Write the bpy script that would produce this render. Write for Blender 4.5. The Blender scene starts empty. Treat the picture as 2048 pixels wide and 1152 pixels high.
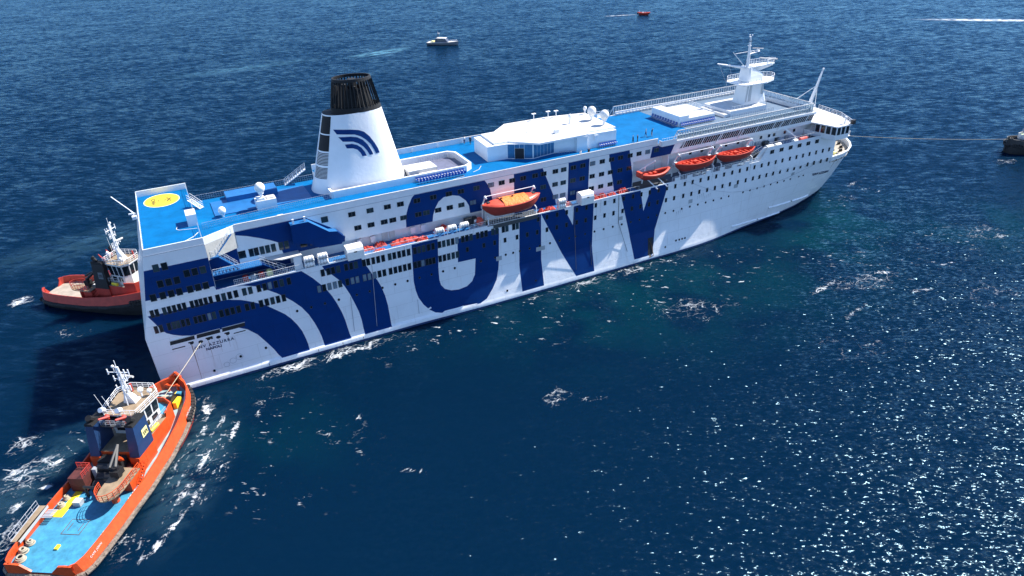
import bpy, bmesh, math, random
from mathutils import Vector, Matrix
from mathutils.geometry import delaunay_2d_cdt
R = math.radians
rnd = random.Random(7)
sc = bpy.context.scene
C = sc.collection

# ------------------------------------------------------------------ camera
cam_d = bpy.data.cameras.new('camera')
cam = bpy.data.objects.new('camera', cam_d); C.objects.link(cam)
cam_d.sensor_fit = 'HORIZONTAL'; cam_d.sensor_width = 36.0; cam_d.lens = 24.241
cam_d.clip_start = 0.5; cam_d.clip_end = 30000
c_right = Vector((0.885297, -0.464199, -0.027708))
c_up = Vector((0.248379, 0.421642, 0.872081))
c_fwd = Vector((0.393136, 0.778933, -0.488576))
m = Matrix((c_right, c_up, -c_fwd)).transposed().to_4x4()
m.translation = Vector((7.0535, -120.6846, 69.4077))
cam.matrix_world = m
sc.camera = cam

# ------------------------------------------------------------------ sky, sun, exposure
SUN_EL, SUN_AZ = R(47.5), R(0.9)          # azimuth measured from the bow (+X) towards port (+Y)
world = bpy.data.worlds.new('World'); sc.world = world; world.use_nodes = True
wn = world.node_tree.nodes; wl = world.node_tree.links
wn.clear()
wo = wn.new('ShaderNodeOutputWorld'); wb = wn.new('ShaderNodeBackground'); ws = wn.new('ShaderNodeTexSky')
ws.sky_type = 'NISHITA'; ws.sun_disc = False
ws.sun_elevation = SUN_EL; ws.sun_rotation = R(90) - SUN_AZ
ws.altitude = 2000; ws.air_density = 0.7; ws.dust_density = 0.0; ws.ozone_density = 3.0
wb.inputs['Strength'].default_value = 0.142
wl.new(ws.outputs[0], wb.inputs[0]); wl.new(wb.outputs[0], wo.inputs[0])
sun_d = bpy.data.lights.new('sun', 'SUN'); sun = bpy.data.objects.new('sun', sun_d); C.objects.link(sun)
sun_d.energy = 4.3; sun_d.angle = R(0.55); sun_d.color = (1.0, 0.955, 0.89)
S = Vector((math.cos(SUN_EL)*math.cos(SUN_AZ), math.cos(SUN_EL)*math.sin(SUN_AZ), math.sin(SUN_EL)))
sun.rotation_euler = S.to_track_quat('Z', 'Y').to_euler()
sun.location = (60, 0, 120)
sc.view_settings.view_transform = 'Standard'; sc.view_settings.look = 'None'
sc.view_settings.gamma = 1.0; sc.view_settings.use_curve_mapping = False
sc.view_settings.exposure = 1.3
sc.cycles.max_bounces = 6; sc.cycles.diffuse_bounces = 3; sc.cycles.glossy_bounces = 3
sc.cycles.transparent_max_bounces = 8; sc.cycles.caustics_reflective = False; sc.cycles.caustics_refractive = False

# ------------------------------------------------------------------ materials
M = {}
def N(nt, t, **k):
    n = nt.nodes.new(t)
    for a, b in k.items(): setattr(n, a, b)
    return n
def mat(name, col, rough=0.5, metal=0.0, var=0.10, scale=0.6, streak=0.0, streak_col=(0.25, 0.16, 0.09), bump=0.0, spec=0.5, plates=False):
    """Principled paint with uneven colour, optional rust/dirt runs and plate seams."""
    mm = bpy.data.materials.new(name); mm.use_nodes = True
    nt = mm.node_tree; L = nt.links; p = nt.nodes['Principled BSDF']
    p.inputs['Roughness'].default_value = rough; p.inputs['Metallic'].default_value = metal
    p.inputs['Specular IOR Level'].default_value = spec
    geo = N(nt, 'ShaderNodeNewGeometry')
    n1 = N(nt, 'ShaderNodeTexNoise'); n1.inputs['Scale'].default_value = scale; n1.inputs['Detail'].default_value = 5; n1.inputs['Roughness'].default_value = 0.65
    L.new(geo.outputs['Position'], n1.inputs['Vector'])
    mr = N(nt, 'ShaderNodeMapRange'); mr.inputs[1].default_value = 0.3; mr.inputs[2].default_value = 0.7
    mr.inputs[3].default_value = 1.0 - var; mr.inputs[4].default_value = 1.0 + var * 0.5
    L.new(n1.outputs['Fac'], mr.inputs[0])
    mx = N(nt, 'ShaderNodeMix', data_type='RGBA', blend_type='MULTIPLY'); mx.inputs[0].default_value = 1.0
    mx.inputs[6].default_value = (*col, 1)
    L.new(mr.outputs[0], mx.inputs[7])
    out = mx.outputs[2]
    if streak > 0:
        mp = N(nt, 'ShaderNodeMapping'); mp.inputs['Scale'].default_value = (1.3, 1.3, 0.10)
        L.new(geo.outputs['Position'], mp.inputs['Vector'])
        n2 = N(nt, 'ShaderNodeTexNoise'); n2.inputs['Scale'].default_value = 1.0; n2.inputs['Detail'].default_value = 6; n2.inputs['Roughness'].default_value = 0.7
        L.new(mp.outputs[0], n2.inputs['Vector'])
        m2 = N(nt, 'ShaderNodeMapRange'); m2.inputs[1].default_value = 0.56; m2.inputs[2].default_value = 0.80; m2.inputs[3].default_value = 0; m2.inputs[4].default_value = streak
        L.new(n2.outputs['Fac'], m2.inputs[0])
        mx2 = N(nt, 'ShaderNodeMix', data_type='RGBA'); mx2.inputs[7].default_value = (*streak_col, 1)
        L.new(m2.outputs[0], mx2.inputs[0]); L.new(out, mx2.inputs[6]); out = mx2.outputs[2]
    L.new(out, p.inputs['Base Color'])
    if bump > 0 or plates:
        b = N(nt, 'ShaderNodeBump'); b.inputs['Strength'].default_value = 1.0; b.inputs['Distance'].default_value = 1.0
        n3 = N(nt, 'ShaderNodeTexNoise'); n3.inputs['Scale'].default_value = 0.55 if plates else 2.0; n3.inputs['Detail'].default_value = 2
        L.new(geo.outputs['Position'], n3.inputs['Vector'])
        mu = N(nt, 'ShaderNodeMath', operation='MULTIPLY'); mu.inputs[1].default_value = max(bump, 0.02)
        L.new(n3.outputs['Fac'], mu.inputs[0]); h = mu.outputs[0]
        if plates:
            sx = N(nt, 'ShaderNodeSeparateXYZ'); L.new(geo.outputs['Position'], sx.inputs[0])
            cx = N(nt, 'ShaderNodeCombineXYZ'); L.new(sx.outputs[0], cx.inputs[0]); L.new(sx.outputs[2], cx.inputs[1])
            br = N(nt, 'ShaderNodeTexBrick'); br.inputs['Scale'].default_value = 1.0
            br.inputs['Mortar Size'].default_value = 0.03; br.inputs['Mortar Smooth'].default_value = 0.5
            br.inputs['Brick Width'].default_value = 6.2; br.inputs['Row Height'].default_value = 2.67
            L.new(cx.outputs[0], br.inputs['Vector'])
            mu2 = N(nt, 'ShaderNodeMath', operation='MULTIPLY_ADD'); mu2.inputs[1].default_value = -0.012
            L.new(br.outputs['Fac'], mu2.inputs[0]); L.new(h, mu2.inputs[2]); h = mu2.outputs[0]
            sm = N(nt, 'ShaderNodeMix', data_type='RGBA', blend_type='MULTIPLY'); sm.inputs[7].default_value = (0.74, 0.73, 0.72, 1)
            L.new(br.outputs['Fac'], sm.inputs[0]); L.new(out, sm.inputs[6]); L.new(sm.outputs[2], p.inputs['Base Color'])
        L.new(h, b.inputs['Height']); L.new(b.outputs[0], p.inputs['Normal'])
    M[name] = mm
    return mm

mat('hull_white', (0.80, 0.81, 0.82), 0.38, var=0.06, scale=0.25, streak=0.48, streak_col=(0.48, 0.43, 0.37), bump=0.05, plates=True)
mat('house_white', (0.76, 0.77, 0.77), 0.42, var=0.07, scale=0.5, streak=0.18, streak_col=(0.5, 0.45, 0.38))
mat('roof_white', (0.60, 0.585, 0.56), 0.6, var=0.22, scale=0.7, streak=0.25, streak_col=(0.42, 0.36, 0.28))
mat('funnel_white', (0.82, 0.82, 0.82), 0.40, var=0.05, scale=0.4, streak=0.10, streak_col=(0.5, 0.47, 0.42), bump=0.012)
mat('livery_blue', (0.0008, 0.032, 0.150), 0.5, spec=0.12, var=0.12, scale=0.3, streak=0.10, streak_col=(0.03, 0.07, 0.2), plates=True, bump=0.015)
mat('boot_blue', (0.008, 0.035, 0.12), 0.5, var=0.3, scale=1.0)
mat('deck_blue', (0.0004, 0.122, 0.32), 0.6, var=0.25, scale=0.4, spec=0.08, streak=0.35, streak_col=(0.02, 0.17, 0.42))
mat('deck_aqua', (0.012, 0.125, 0.34), 0.5, var=0.22, scale=0.7)
mat('deck_grey', (0.085, 0.14, 0.21), 0.6, var=0.25, scale=0.6)
mat('deck_mauve', (0.13, 0.14, 0.21), 0.6, var=0.25, scale=0.6)
mat('deck_beige', (0.34, 0.30, 0.24), 0.7, var=0.28, scale=0.7)
mat('wet_line', (0.10, 0.13, 0.16), 0.5)
mat('black', (0.012, 0.012, 0.014), 0.5, var=0.3)
mat('soot', (0.005, 0.005, 0.006), 0.75, var=0.4, scale=1.5)
mat('void', (0.012, 0.014, 0.018), 0.8)
mat('steel', (0.42, 0.44, 0.46), 0.45, metal=0.3)
mat('rail_white', (0.78, 0.79, 0.80), 0.45)
mat('rail_grey', (0.36, 0.38, 0.42), 0.5)
mat('yellow', (0.86, 0.62, 0.03), 0.5, var=0.15)
mat('yellow_pale', (0.80, 0.74, 0.30), 0.5)
mat('boat_orange', (0.62, 0.075, 0.040), 0.42, var=0.12, scale=1.0)
mat('boat_red', (0.33, 0.036, 0.022), 0.5, var=0.2, scale=1.0)
mat('cover_orange', (0.78, 0.20, 0.035), 0.7, var=0.12, scale=0.8, bump=0.25)
mat('canister', (0.80, 0.79, 0.75), 0.4, var=0.12, scale=2)
mat('net_red', (0.50, 0.045, 0.030), 0.8, var=0.4, scale=3, bump=0.3)
mat('chair_blue', (0.012, 0.07, 0.34), 0.5)
mat('chair_white', (0.7, 0.72, 0.74), 0.5)
mat('red_shaded', (0.085, 0.018, 0.014), 0.7, var=0.4, scale=1.5)  # dark red with the shade amidships put into the colour
mat('rust', (0.14, 0.055, 0.025), 0.8, var=0.4, scale=2)
mat('rope', (0.72, 0.62, 0.42), 0.8, var=0.2, scale=6)
mat('rope_pale', (0.36, 0.32, 0.24), 0.8, var=0.2, scale=6)
mat('glass_dark', (0.010, 0.016, 0.022), 0.10, var=0.3, scale=0.3)
mat('glass_teal', (0.030, 0.055, 0.065), 0.12, var=0.4, scale=0.6)
mat('glass_pale', (0.16, 0.22, 0.27), 0.2, var=0.3, scale=0.8)
mat('glass_blue', (0.05, 0.16, 0.30), 0.08, var=0.3, scale=0.6)
mat('glass_black', (0.006, 0.010, 0.016), 0.15, var=0.3, scale=0.3, spec=0.2)
mat('frame_dark', (0.05, 0.055, 0.06), 0.5)
mat('skin', (0.42, 0.25, 0.17), 0.6)
mat('cloth_white', (0.75, 0.75, 0.73), 0.8)
mat('cloth_dark', (0.02, 0.022, 0.03), 0.8)
mat('cloth_grey', (0.25, 0.27, 0.30), 0.8)
mat('cloth_navy', (0.02, 0.04, 0.12), 0.8)
mat('tug_orange', (0.62, 0.075, 0.014), 0.45, var=0.25, scale=1.2, streak=0.55, streak_col=(0.22, 0.035, 0.014))
mat('tug_red', (0.46, 0.045, 0.030), 0.5, var=0.25, scale=0.8, streak=0.3, streak_col=(0.16, 0.03, 0.02))
mat('tug_blue', (0.010, 0.036, 0.105), 0.45, var=0.2, scale=0.8, streak=0.25, streak_col=(0.02, 0.03, 0.06))
mat('tug_black', (0.016, 0.017, 0.02), 0.55, var=0.35)
mat('tug_white', (0.66, 0.66, 0.64), 0.45, var=0.2, scale=1.0, streak=0.45, streak_col=(0.4, 0.28, 0.18))
mat('tug_deck_blue', (0.045, 0.25, 0.40), 0.6, var=0.35, scale=0.9, streak=0.6, streak_col=(0.05, 0.13, 0.17), bump=0.02)
mat('tug_deck_beige', (0.36, 0.31, 0.25), 0.75, var=0.25, scale=0.8)
mat('tug_deck_green', (0.26, 0.40, 0.42), 0.7, var=0.25, scale=0.8)
mat('fender', (0.20, 0.155, 0.12), 0.9, var=0.55, scale=2.2, bump=0.25)
mat('rubber', (0.018, 0.018, 0.02), 0.85, var=0.4, scale=2, bump=0.2)
mat('tan_deck', (0.26, 0.19, 0.12), 0.8, var=0.3, scale=1.2)
mat('patrol_grey', (0.16, 0.175, 0.19), 0.45, var=0.1)
mat('patrol_dark', (0.03, 0.045, 0.08), 0.4)
mat('green_pale', (0.45, 0.58, 0.42), 0.6)
mat('letter_navy', (0.006, 0.020, 0.075), 0.5)

def screen_glass():
    mm = bpy.data.materials.new('screen_glass'); mm.use_nodes = True
    nt = mm.node_tree; nt.nodes.clear(); L = nt.links
    o = N(nt, 'ShaderNodeOutputMaterial'); tr = N(nt, 'ShaderNodeBsdfTransparent'); tr.inputs[0].default_value = (0.72, 0.80, 0.82, 1)
    g = N(nt, 'ShaderNodeBsdfGlossy'); g.inputs['Roughness'].default_value = 0.05; g.inputs[0].default_value = (0.9, 0.95, 1, 1)
    d = N(nt, 'ShaderNodeBsdfDiffuse'); d.inputs[0].default_value = (0.55, 0.66, 0.68, 1)
    f = N(nt, 'ShaderNodeFresnel'); f.inputs[0].default_value = 1.5
    a = N(nt, 'ShaderNodeMixShader'); a.inputs[0].default_value = 0.22
    b = N(nt, 'ShaderNodeMixShader')
    L.new(tr.outputs[0], a.inputs[1]); L.new(d.outputs[0], a.inputs[2])
    L.new(f.outputs[0], b.inputs[0]); L.new(a.outputs[0], b.inputs[1]); L.new(g.outputs[0], b.inputs[2])
    L.new(b.outputs[0], o.inputs[0]); M['screen_glass'] = mm
screen_glass()

# ------------------------------------------------------------------ mesh helpers
class MB:
    def __init__(s): s.v = []; s.f = []; s.m = []; s.mats = []
    def mi(s, k):
        if k not in s.mats: s.mats.append(k)
        return s.mats.index(k)
    def add(s, vs, fs, k):
        o = len(s.v); i = s.mi(k)
        s.v += [tuple(p) for p in vs]
        for f in fs: s.f.append(tuple(o + a for a in f)); s.m.append(i)
        return s
    def box(s, x0, x1, y0, y1, z0, z1, k, top=None):
        vs = [(x0,y0,z0),(x1,y0,z0),(x1,y1,z0),(x0,y1,z0),(x0,y0,z1),(x1,y0,z1),(x1,y1,z1),(x0,y1,z1)]
        s.add(vs, [(0,3,2,1),(0,1,5,4),(1,2,6,5),(2,3,7,6),(3,0,4,7)], k)
        s.add(vs, [(4,5,6,7)], top or k); return s
    def prism(s, poly, z0, z1, k, top=None, bottom=True):
        n = len(poly); vs = [(x,y,z0) for x,y in poly] + [(x,y,z1) for x,y in poly]
        s.add(vs, [(i,(i+1)%n,n+(i+1)%n,n+i) for i in range(n)] + ([tuple(range(n))[::-1]] if bottom else []), k)
        s.add([(x,y,z1) for x,y in poly], [tuple(range(n))], top or k); return s
    def xz(s, poly, y0, y1, k, edge=None):
        n = len(poly); a = [(x,y0,z) for x,z in poly]; b = [(x,y1,z) for x,z in poly]
        s.add(a, [tuple(range(n))], k); s.add(b, [tuple(range(n))[::-1]], k)
        s.add(a + b, [(i,(i+1)%n,n+(i+1)%n,n+i) for i in range(n)], edge or k); return s
    def tube(s, p0, p1, r, k, n=6, r1=None, cap=True):
        p0 = Vector(p0); p1 = Vector(p1); d = p1 - p0
        if d.length < 1e-6: return s
        r1 = r if r1 is None else r1
        q = d.to_track_quat('Z', 'Y'); vs = []
        for (p, rr) in ((p0, r), (p1, r1)):
            for i in range(n):
                a = 2*math.pi*(i+.5)/n
                vs.append(p + q @ Vector((rr*math.cos(a), rr*math.sin(a), 0)))
        fs = [(i,(i+1)%n,n+(i+1)%n,n+i) for i in range(n)]
        if cap: fs += [tuple(range(n))[::-1], tuple(range(n, 2*n))]
        return s.add(vs, fs, k)
    def path(s, pts, r, k, n=4):
        for a, b in zip(pts, pts[1:]): s.tube(a, b, r, k, n)
        return s
    def loft(s, secs, k, cap=False, closed=False):
        n = len(secs[0]); vs = [p for q in secs for p in q]; fs = []
        e = n if closed else n - 1
        for j in range(len(secs) - 1):
            for i in range(e):
                fs.append((j*n+i, j*n+(i+1)%n, (j+1)*n+(i+1)%n, (j+1)*n+i))
        if cap: fs += [tuple(range(n))[::-1], tuple((len(secs)-1)*n + i for i in range(n))]
        return s.add(vs, fs, k)
    def ball(s, c, r, k, seg=12, rings=7, sz=1.0, half=False):
        secs = []
        for j in range(rings + 1):
            t = math.pi*j/rings*(0.5 if half else 1.0)
            secs.append([(c[0]+r*math.sin(t)*math.cos(2*math.pi*i/seg), c[1]+r*math.sin(t)*math.sin(2*math.pi*i/seg), c[2]+r*sz*math.cos(t)) for i in range(seg)])
        return s.loft(secs, k, closed=True)
    def rail(s, pts, h, k, spacing=1.6, bars=3, r=0.03):
        for a, b in zip(pts, pts[1:]):
            a = Vector(a); b = Vector(b); d = (b-a); n = max(1, int(round(d.length/spacing)))
            for j in range(bars):
                z = h*(j+1)/bars; s.tube(a+Vector((0,0,z)), b+Vector((0,0,z)), r*(1.25 if j == bars-1 else .75), k, 4)
            for i in range(n+1):
                p = a + d*i/n; s.tube(p, p+Vector((0,0,h)), r, k, 4)
        return s
    def mesh(s, name, smooth=False):
        me = bpy.data.meshes.new(name); me.from_pydata(s.v, [], s.f)
        for k in s.mats: me.materials.append(M[k])
        me.polygons.foreach_set('material_index', s.m)
        bm = bmesh.new(); bm.from_mesh(me); bmesh.ops.recalc_face_normals(bm, faces=bm.faces)
        if smooth:
            bmesh.ops.remove_doubles(bm, verts=bm.verts, dist=1e-4)
            for f in bm.faces: f.smooth = True
            for e in bm.edges:
                if len(e.link_faces) == 2 and e.calc_face_angle(0) > R(38): e.smooth = False
        bm.to_mesh(me); bm.free(); me.update(); return me
    def build(s, name, parent=None, smooth=False, loc=(0,0,0), rz=0.0):
        return obj(name, s.mesh(name, smooth), parent, loc, rz)

def obj(name, me, parent=None, loc=(0,0,0), rz=0.0):
    o = bpy.data.objects.new(name, me); C.objects.link(o)
    o.location = loc; o.rotation_euler = (0, 0, rz)
    if parent: o.parent = parent
    return o
def thing(name, label, cat, loc=(0,0,0), rz=0.0, group=None):
    o = obj(name, None, None, loc, rz); o.empty_display_size = 0.3
    return tag(o, label, cat, group)
def tag(o, label, cat, group=None):
    o['label'] = label; o['category'] = cat
    if group: o['group'] = group
    return o
def interp(x, xs, ys):
    if x <= xs[0]: return ys[0]
    for i in range(1, len(xs)):
        if x <= xs[i]: return ys[i-1] + (ys[i]-ys[i-1])*(x-xs[i-1])/(xs[i]-xs[i-1])
    return ys[-1]
def text_obj(name, s, size, k, parent, mw, align='LEFT', space=1.0, extrude=0.004, sx=1.0, bold=0.0):
    cu = bpy.data.curves.new(name, 'FONT'); cu.body = s; cu.size = size; cu.align_x = align; cu.space_character = space; cu.extrude = extrude; cu.offset = bold
    t = bpy.data.objects.new('tmp', cu); C.objects.link(t)
    bpy.context.view_layer.update()
    me = bpy.data.meshes.new_from_object(t.evaluated_get(bpy.context.evaluated_depsgraph_get()))
    bpy.data.objects.remove(t); bpy.data.curves.remove(cu)
    me.name = name; me.materials.clear(); me.materials.append(M[k])
    me.transform(mw @ Matrix.Diagonal((sx, 1, 1, 1)))
    return obj(name, me, parent)

# ------------------------------------------------------------------ sea
SEA = 0.3
def sea_material():
    mm = bpy.data.materials.new('sea_water'); mm.use_nodes = True
    nt = mm.node_tree; L = nt.links; nt.nodes.clear()
    out = N(nt, 'ShaderNodeOutputMaterial'); geo = N(nt, 'ShaderNodeNewGeometry'); pos = geo.outputs['Position']
    def math_(op, a, b=None, c=None, clamp=False):
        n = N(nt, 'ShaderNodeMath', operation=op, use_clamp=clamp)
        for i, x in enumerate((a, b, c)):
            if x is None: continue
            if isinstance(x, (int, float)): n.inputs[i].default_value = x
            else: L.new(x, n.inputs[i])
        return n.outputs[0]
    def noise(scale, detail=3, rough=0.55, stretch=None, rot=0.0, vec=None, dist=0.0):
        v = vec or pos
        if stretch:
            mp = N(nt, 'ShaderNodeMapping', vector_type='TEXTURE'); mp.inputs['Rotation'].default_value = (0, 0, rot); mp.inputs['Scale'].default_value = (1/stretch[0], 1/stretch[1], 1)
            L.new(v, mp.inputs['Vector']); v = mp.outputs[0]
        n = N(nt, 'ShaderNodeTexNoise'); n.inputs['Scale'].default_value = scale; n.inputs['Detail'].default_value = detail
        n.inputs['Roughness'].default_value = rough; n.inputs['Distortion'].default_value = dist
        L.new(v, n.inputs['Vector']); return n
    def sstep(x, a, b, lo=0.0, hi=1.0):
        n = N(nt, 'ShaderNodeMapRange', interpolation_type='SMOOTHSTEP')
        n.inputs[1].default_value = a; n.inputs[2].default_value = b; n.inputs[3].default_value = lo; n.inputs[4].default_value = hi
        L.new(x, n.inputs[0]); return n.outputs[0]
    def ellipse(cx, cy, ang, rx, ry, w, inner=0.25):
        mp = N(nt, 'ShaderNodeMapping', vector_type='TEXTURE')
        mp.inputs['Location'].default_value = (cx, cy, 0); mp.inputs['Rotation'].default_value = (0, 0, ang); mp.inputs['Scale'].default_value = (rx, ry, 1000.0)
        L.new(pos, mp.inputs['Vector'])
        le = N(nt, 'ShaderNodeVectorMath', operation='LENGTH'); L.new(mp.outputs[0], le.inputs[0])
        return sstep(le.outputs['Value'], inner, 1.0, w, 0.0)
    def union(lst):
        o = lst[0]
        for x in lst[1:]: o = math_('MAXIMUM', o, x)
        return o
    # wave slopes: vector noise at four scales tilts the surface normal
    WIND = 1.12
    def slope(scale, amp, detail, stretch, rot, dist=0.0):
        n = noise(scale, detail, 0.5, stretch, rot, dist=dist)
        sx = N(nt, 'ShaderNodeVectorMath', operation='SUBTRACT'); sx.inputs[1].default_value = (0.5, 0.5, 0.5); L.new(n.outputs['Color'], sx.inputs[0])
        sm = N(nt, 'ShaderNodeVectorMath', operation='MULTIPLY'); sm.inputs[1].default_value = (amp, amp, 0.0); L.new(sx.outputs[0], sm.inputs[0])
        return sm.outputs[0]
    churn = union([ellipse(80,-24,-0.1,70,17,0.9,0.15), ellipse(10,-34,-1.3,26,16,0.7,0.1), ellipse(140,-38,-0.2,46,22,0.7,0.0), ellipse(-22,-24,0.9,24,11,0.7,0.1), ellipse(165,-12,0.2,26,9,0.6,0.1)])
    churn = math_('MULTIPLY', churn, sstep(noise(0.09, 4, 0.6).outputs['Fac'], 0.36, 0.62))
    cs = N(nt, 'ShaderNodeVectorMath', operation='SCALE')
    cn = slope(1.15, 1.0, 3, (1.0, 0.6), WIND - 0.6, 0.8); L.new(cn, cs.inputs[0]); L.new(churn, cs.inputs['Scale'])
    acc = cs.outputs[0]
    for a_ in ((0.05, 0.10, 2, (1.0, 0.5), WIND), (0.20, 0.24, 2, (1.0, 0.40), WIND + 0.2, 0.5), (0.95, 0.56, 2, (1.0, 0.30), WIND - 0.1)):
        v_ = slope(*a_)
        if acc is None: acc = v_
        else:
            ad = N(nt, 'ShaderNodeVectorMath', operation='ADD'); L.new(acc, ad.inputs[0]); L.new(v_, ad.inputs[1]); acc = ad.outputs[0]
    gust = ellipse(120,-95,-0.3,190,110,1.0,0.35)
    gust = math_('MULTIPLY_ADD', gust, 1.2, math_('MULTIPLY_ADD', noise(0.018, 3, 0.6).outputs['Fac'], 0.44, 0.06))
    gs = N(nt, 'ShaderNodeVectorMath', operation='SCALE'); L.new(slope(2.2, 1.0, 2, (1.0, 0.5), WIND), gs.inputs[0]); L.new(gust, gs.inputs['Scale'])
    ag = N(nt, 'ShaderNodeVectorMath', operation='ADD'); L.new(acc, ag.inputs[0]); L.new(gs.outputs[0], ag.inputs[1]); acc = ag.outputs[0]
    ad = N(nt, 'ShaderNodeVectorMath', operation='ADD'); ad.inputs[1].default_value = (0, 0, 1); L.new(acc, ad.inputs[0])
    nrm = N(nt, 'ShaderNodeVectorMath', operation='NORMALIZE'); L.new(ad.outputs[0], nrm.inputs[0])
    # foam: torn lacework inside the wakes
    warp = noise(0.22, 3, 0.6)
    wv = N(nt, 'ShaderNodeVectorMath', operation='MULTIPLY_ADD'); wv.inputs[1].default_value = (5, 5, 0)
    L.new(warp.outputs['Color'], wv.inputs[0]); L.new(pos, wv.inputs[2])
    def lacework(sx, sy, rot, width):
        mpv = N(nt, 'ShaderNodeMapping'); mpv.inputs['Rotation'].default_value = (0, 0, rot); mpv.inputs['Scale'].default_value = (sx, sy, 1)
        L.new(wv.outputs[0], mpv.inputs['Vector'])
        vo = N(nt, 'ShaderNodeTexVoronoi', feature='DISTANCE_TO_EDGE'); vo.inputs['Scale'].default_value = 1.0
        L.new(mpv.outputs[0], vo.inputs['Vector'])
        return sstep(vo.outputs['Distance'], 0.0, width, 1.0, 0.0)
    strk = noise(1.0, 5, 0.72, (0.22, 0.95), -1.98, dist=0.6)
    lace = math_('MAXIMUM', lacework(0.20, 0.44, -0.5, 0.10), math_('MULTIPLY', lacework(0.62, 1.0, -0.3, 0.14), 0.75))
    pn = noise(0.22, 5, 0.70)
    side = ellipse(-2,-33,-1.926,24,11,1.0,0.5)
    pmx = N(nt, 'ShaderNodeMix', data_type='FLOAT'); L.new(side, pmx.inputs[0]); L.new(pn.outputs['Fac'], pmx.inputs[2]); L.new(math_('MULTIPLY_ADD', strk.outputs['Fac'], 1.9, -0.42), pmx.inputs[3])
    fine = noise(2.6, 5, 0.75)
    pat = math_('MULTIPLY_ADD', lace, 0.30, pmx.outputs[0])
    pat = math_('MULTIPLY_ADD', fine.outputs['Fac'], 0.70, pat)
    FO = [(1.9,-20.6,-1.758,8.2,3.4,0.66), (-0.2,-34.1,-1.926,21,9.5,0.56), (-9.9,-44.8,-2.367,6,4.5,0.64), (21.4,-40.7,-0.969,17,10,0.50),
          (11.5,-22.1,-0.591,10,7,0.60), (24.3,-16.0,0.017,30,3.4,0.80), (84.1,-16.6,-0.013,44,3.2,0.72), (88.7,-35.2,-0.322,20,11,0.62),
          (53.9,-46.3,-0.459,12,7,0.64), (125.3,-44.6,-0.211,17,7,0.70), (168.9,-42.9,-0.211,14,8,0.68), (160.6,-11.7,0.201,20,6,0.60),
          (141.9,-59.6,-0.004,16,12,0.58), (-21.3,-23.7,0.642,9,7,0.82), (-22.6,-15.2,0.648,7,5,0.70), (-23.5,-35.9,1.373,8,5,0.78),
          (-27.1,36.0,0.311,5,4,0.85), (-17.6,17.2,-0.746,9,5,0.60), (219.6,-16.7,-0.237,9,4.5,0.70), (105,-60,-0.3,26,14,0.53)]
    TR = [(2.3,-20.5,-1.588,4.0,1.0,.95),(1.6,-26.0,-1.85,2.9,1.0,.95),(4.0,-25.6,-1.939,4.8,.8,.84),(.7,-32.8,-2.061,5.1,.8,.84),(-3.2,-39.4,-2.154,4.5,.8,.84),(5.4,-28.7,-1.94,5,.7,.8),
          (1.7,-36.2,-2.119,5.5,.7,.8),(-3.9,-43.7,-2.286,6.3,.7,.8),(-.8,-39.5,-2.094,6.8,.8,.84),(-6.8,-46.8,-2.471,5.2,.8,.84),(17.2,-35.4,-.922,5.3,.9,.82),(21.1,-42.9,-1.242,5.3,.9,.82),(26,-49.5,-.624,5.4,.9,.82),
          (23.2,-35.5,-1.398,4.8,1.2,.78),(9.4,-25.6,-1.629,4.2,.8,.78),(-23.1,-16.2,-.026,3.6,.9,.82),(-16.8,-16.2,.018,4.2,.9,.8),(-22.9,-22.5,.139,3.1,1.3,.9),(-18.3,-22.6,-.166,2.8,1.3,.9),(-22.9,-30,.795,2.8,1,.86),(-19.6,-27.7,.334,2.3,1,.86),
          (92.8,-37,-2.104,5.8,1.2,.82),(116.8,-41.9,.158,12.1,1.3,.88),(131.9,-43.7,-.535,8.2,1.3,.88),(114.3,-51.5,.208,11.8,1,.78),(130.6,-52,-.331,9.4,1,.78),(169.1,-6.2,.366,7.4,1,.78),(56.7,-48.6,-.452,6,1.2,.84)]
    wob = noise(0.35, 3, 0.6)
    mask = union([ellipse(*e) for e in FO] + [ellipse(e[0], e[1], e[2], e[3]*1.15, e[4]*1.7, e[5]*1.04, 0.0) for e in TR])
    far = union([ellipse(461.2,130.8,-0.740,52,6,1.0,0.2), ellipse(301.1,286.2,-0.321,14,2.4,0.8)])
    foam = math_('ADD', pat, mask)                                         # threshold on pattern + region strength
    foam = sstep(foam, 1.70, 2.20, 0.0, 0.82)
    foam = math_('MULTIPLY', foam, sstep(mask, 0.02, 0.25))
    farf = math_('MULTIPLY', far, sstep(noise(0.35, 4, 0.6).outputs['Fac'], 0.35, 0.65, 0.15, 0.85))
    specks = sstep(noise(1.25, 4, 0.62, (1.0, 0.42), WIND - 0.15, dist=0.5).outputs['Fac'], 0.63, 0.72, 0.0, 0.65)
    specks = math_('MULTIPLY', specks, sstep(churn, 0.06, 0.55))
    foam = math_('MAXIMUM', foam, specks)
    foam = math_('MAXIMUM', foam, farf, clamp=True)
    # colour of the water body: navy, greener where propellers stir up air
    teal = union([ellipse(89.2,-27.6,-0.244,66,32,0.72,0.0), ellipse(141.3,-24.2,0.414,40,18,0.9,0.1), ellipse(11,-30,-1.2,22,14,0.35,0.0),
                  ellipse(180,-45,-0.2,50,24,0.6,0.0)])
    teal = math_('MULTIPLY', teal, sstep(noise(0.07, 3, 0.55).outputs['Fac'], 0.34, 0.62))
    milk = union([ellipse(121.7,255.8,0.18,24,7.5,1.0,0.0), ellipse(52,257,0.076,55,9,0.28,0.0), ellipse(-12,62,0.2,45,12,0.10,0.0), ellipse(-1,-33,-1.926,20,7,0.16,0.0), ellipse(-21,-25,0.9,16,8,0.12,0.0)])
    milk = math_('MULTIPLY', milk, sstep(noise(0.16, 4, 0.62, (1, 2.2), 0.2, dist=0.8).outputs['Fac'], 0.36, 0.58))
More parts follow.
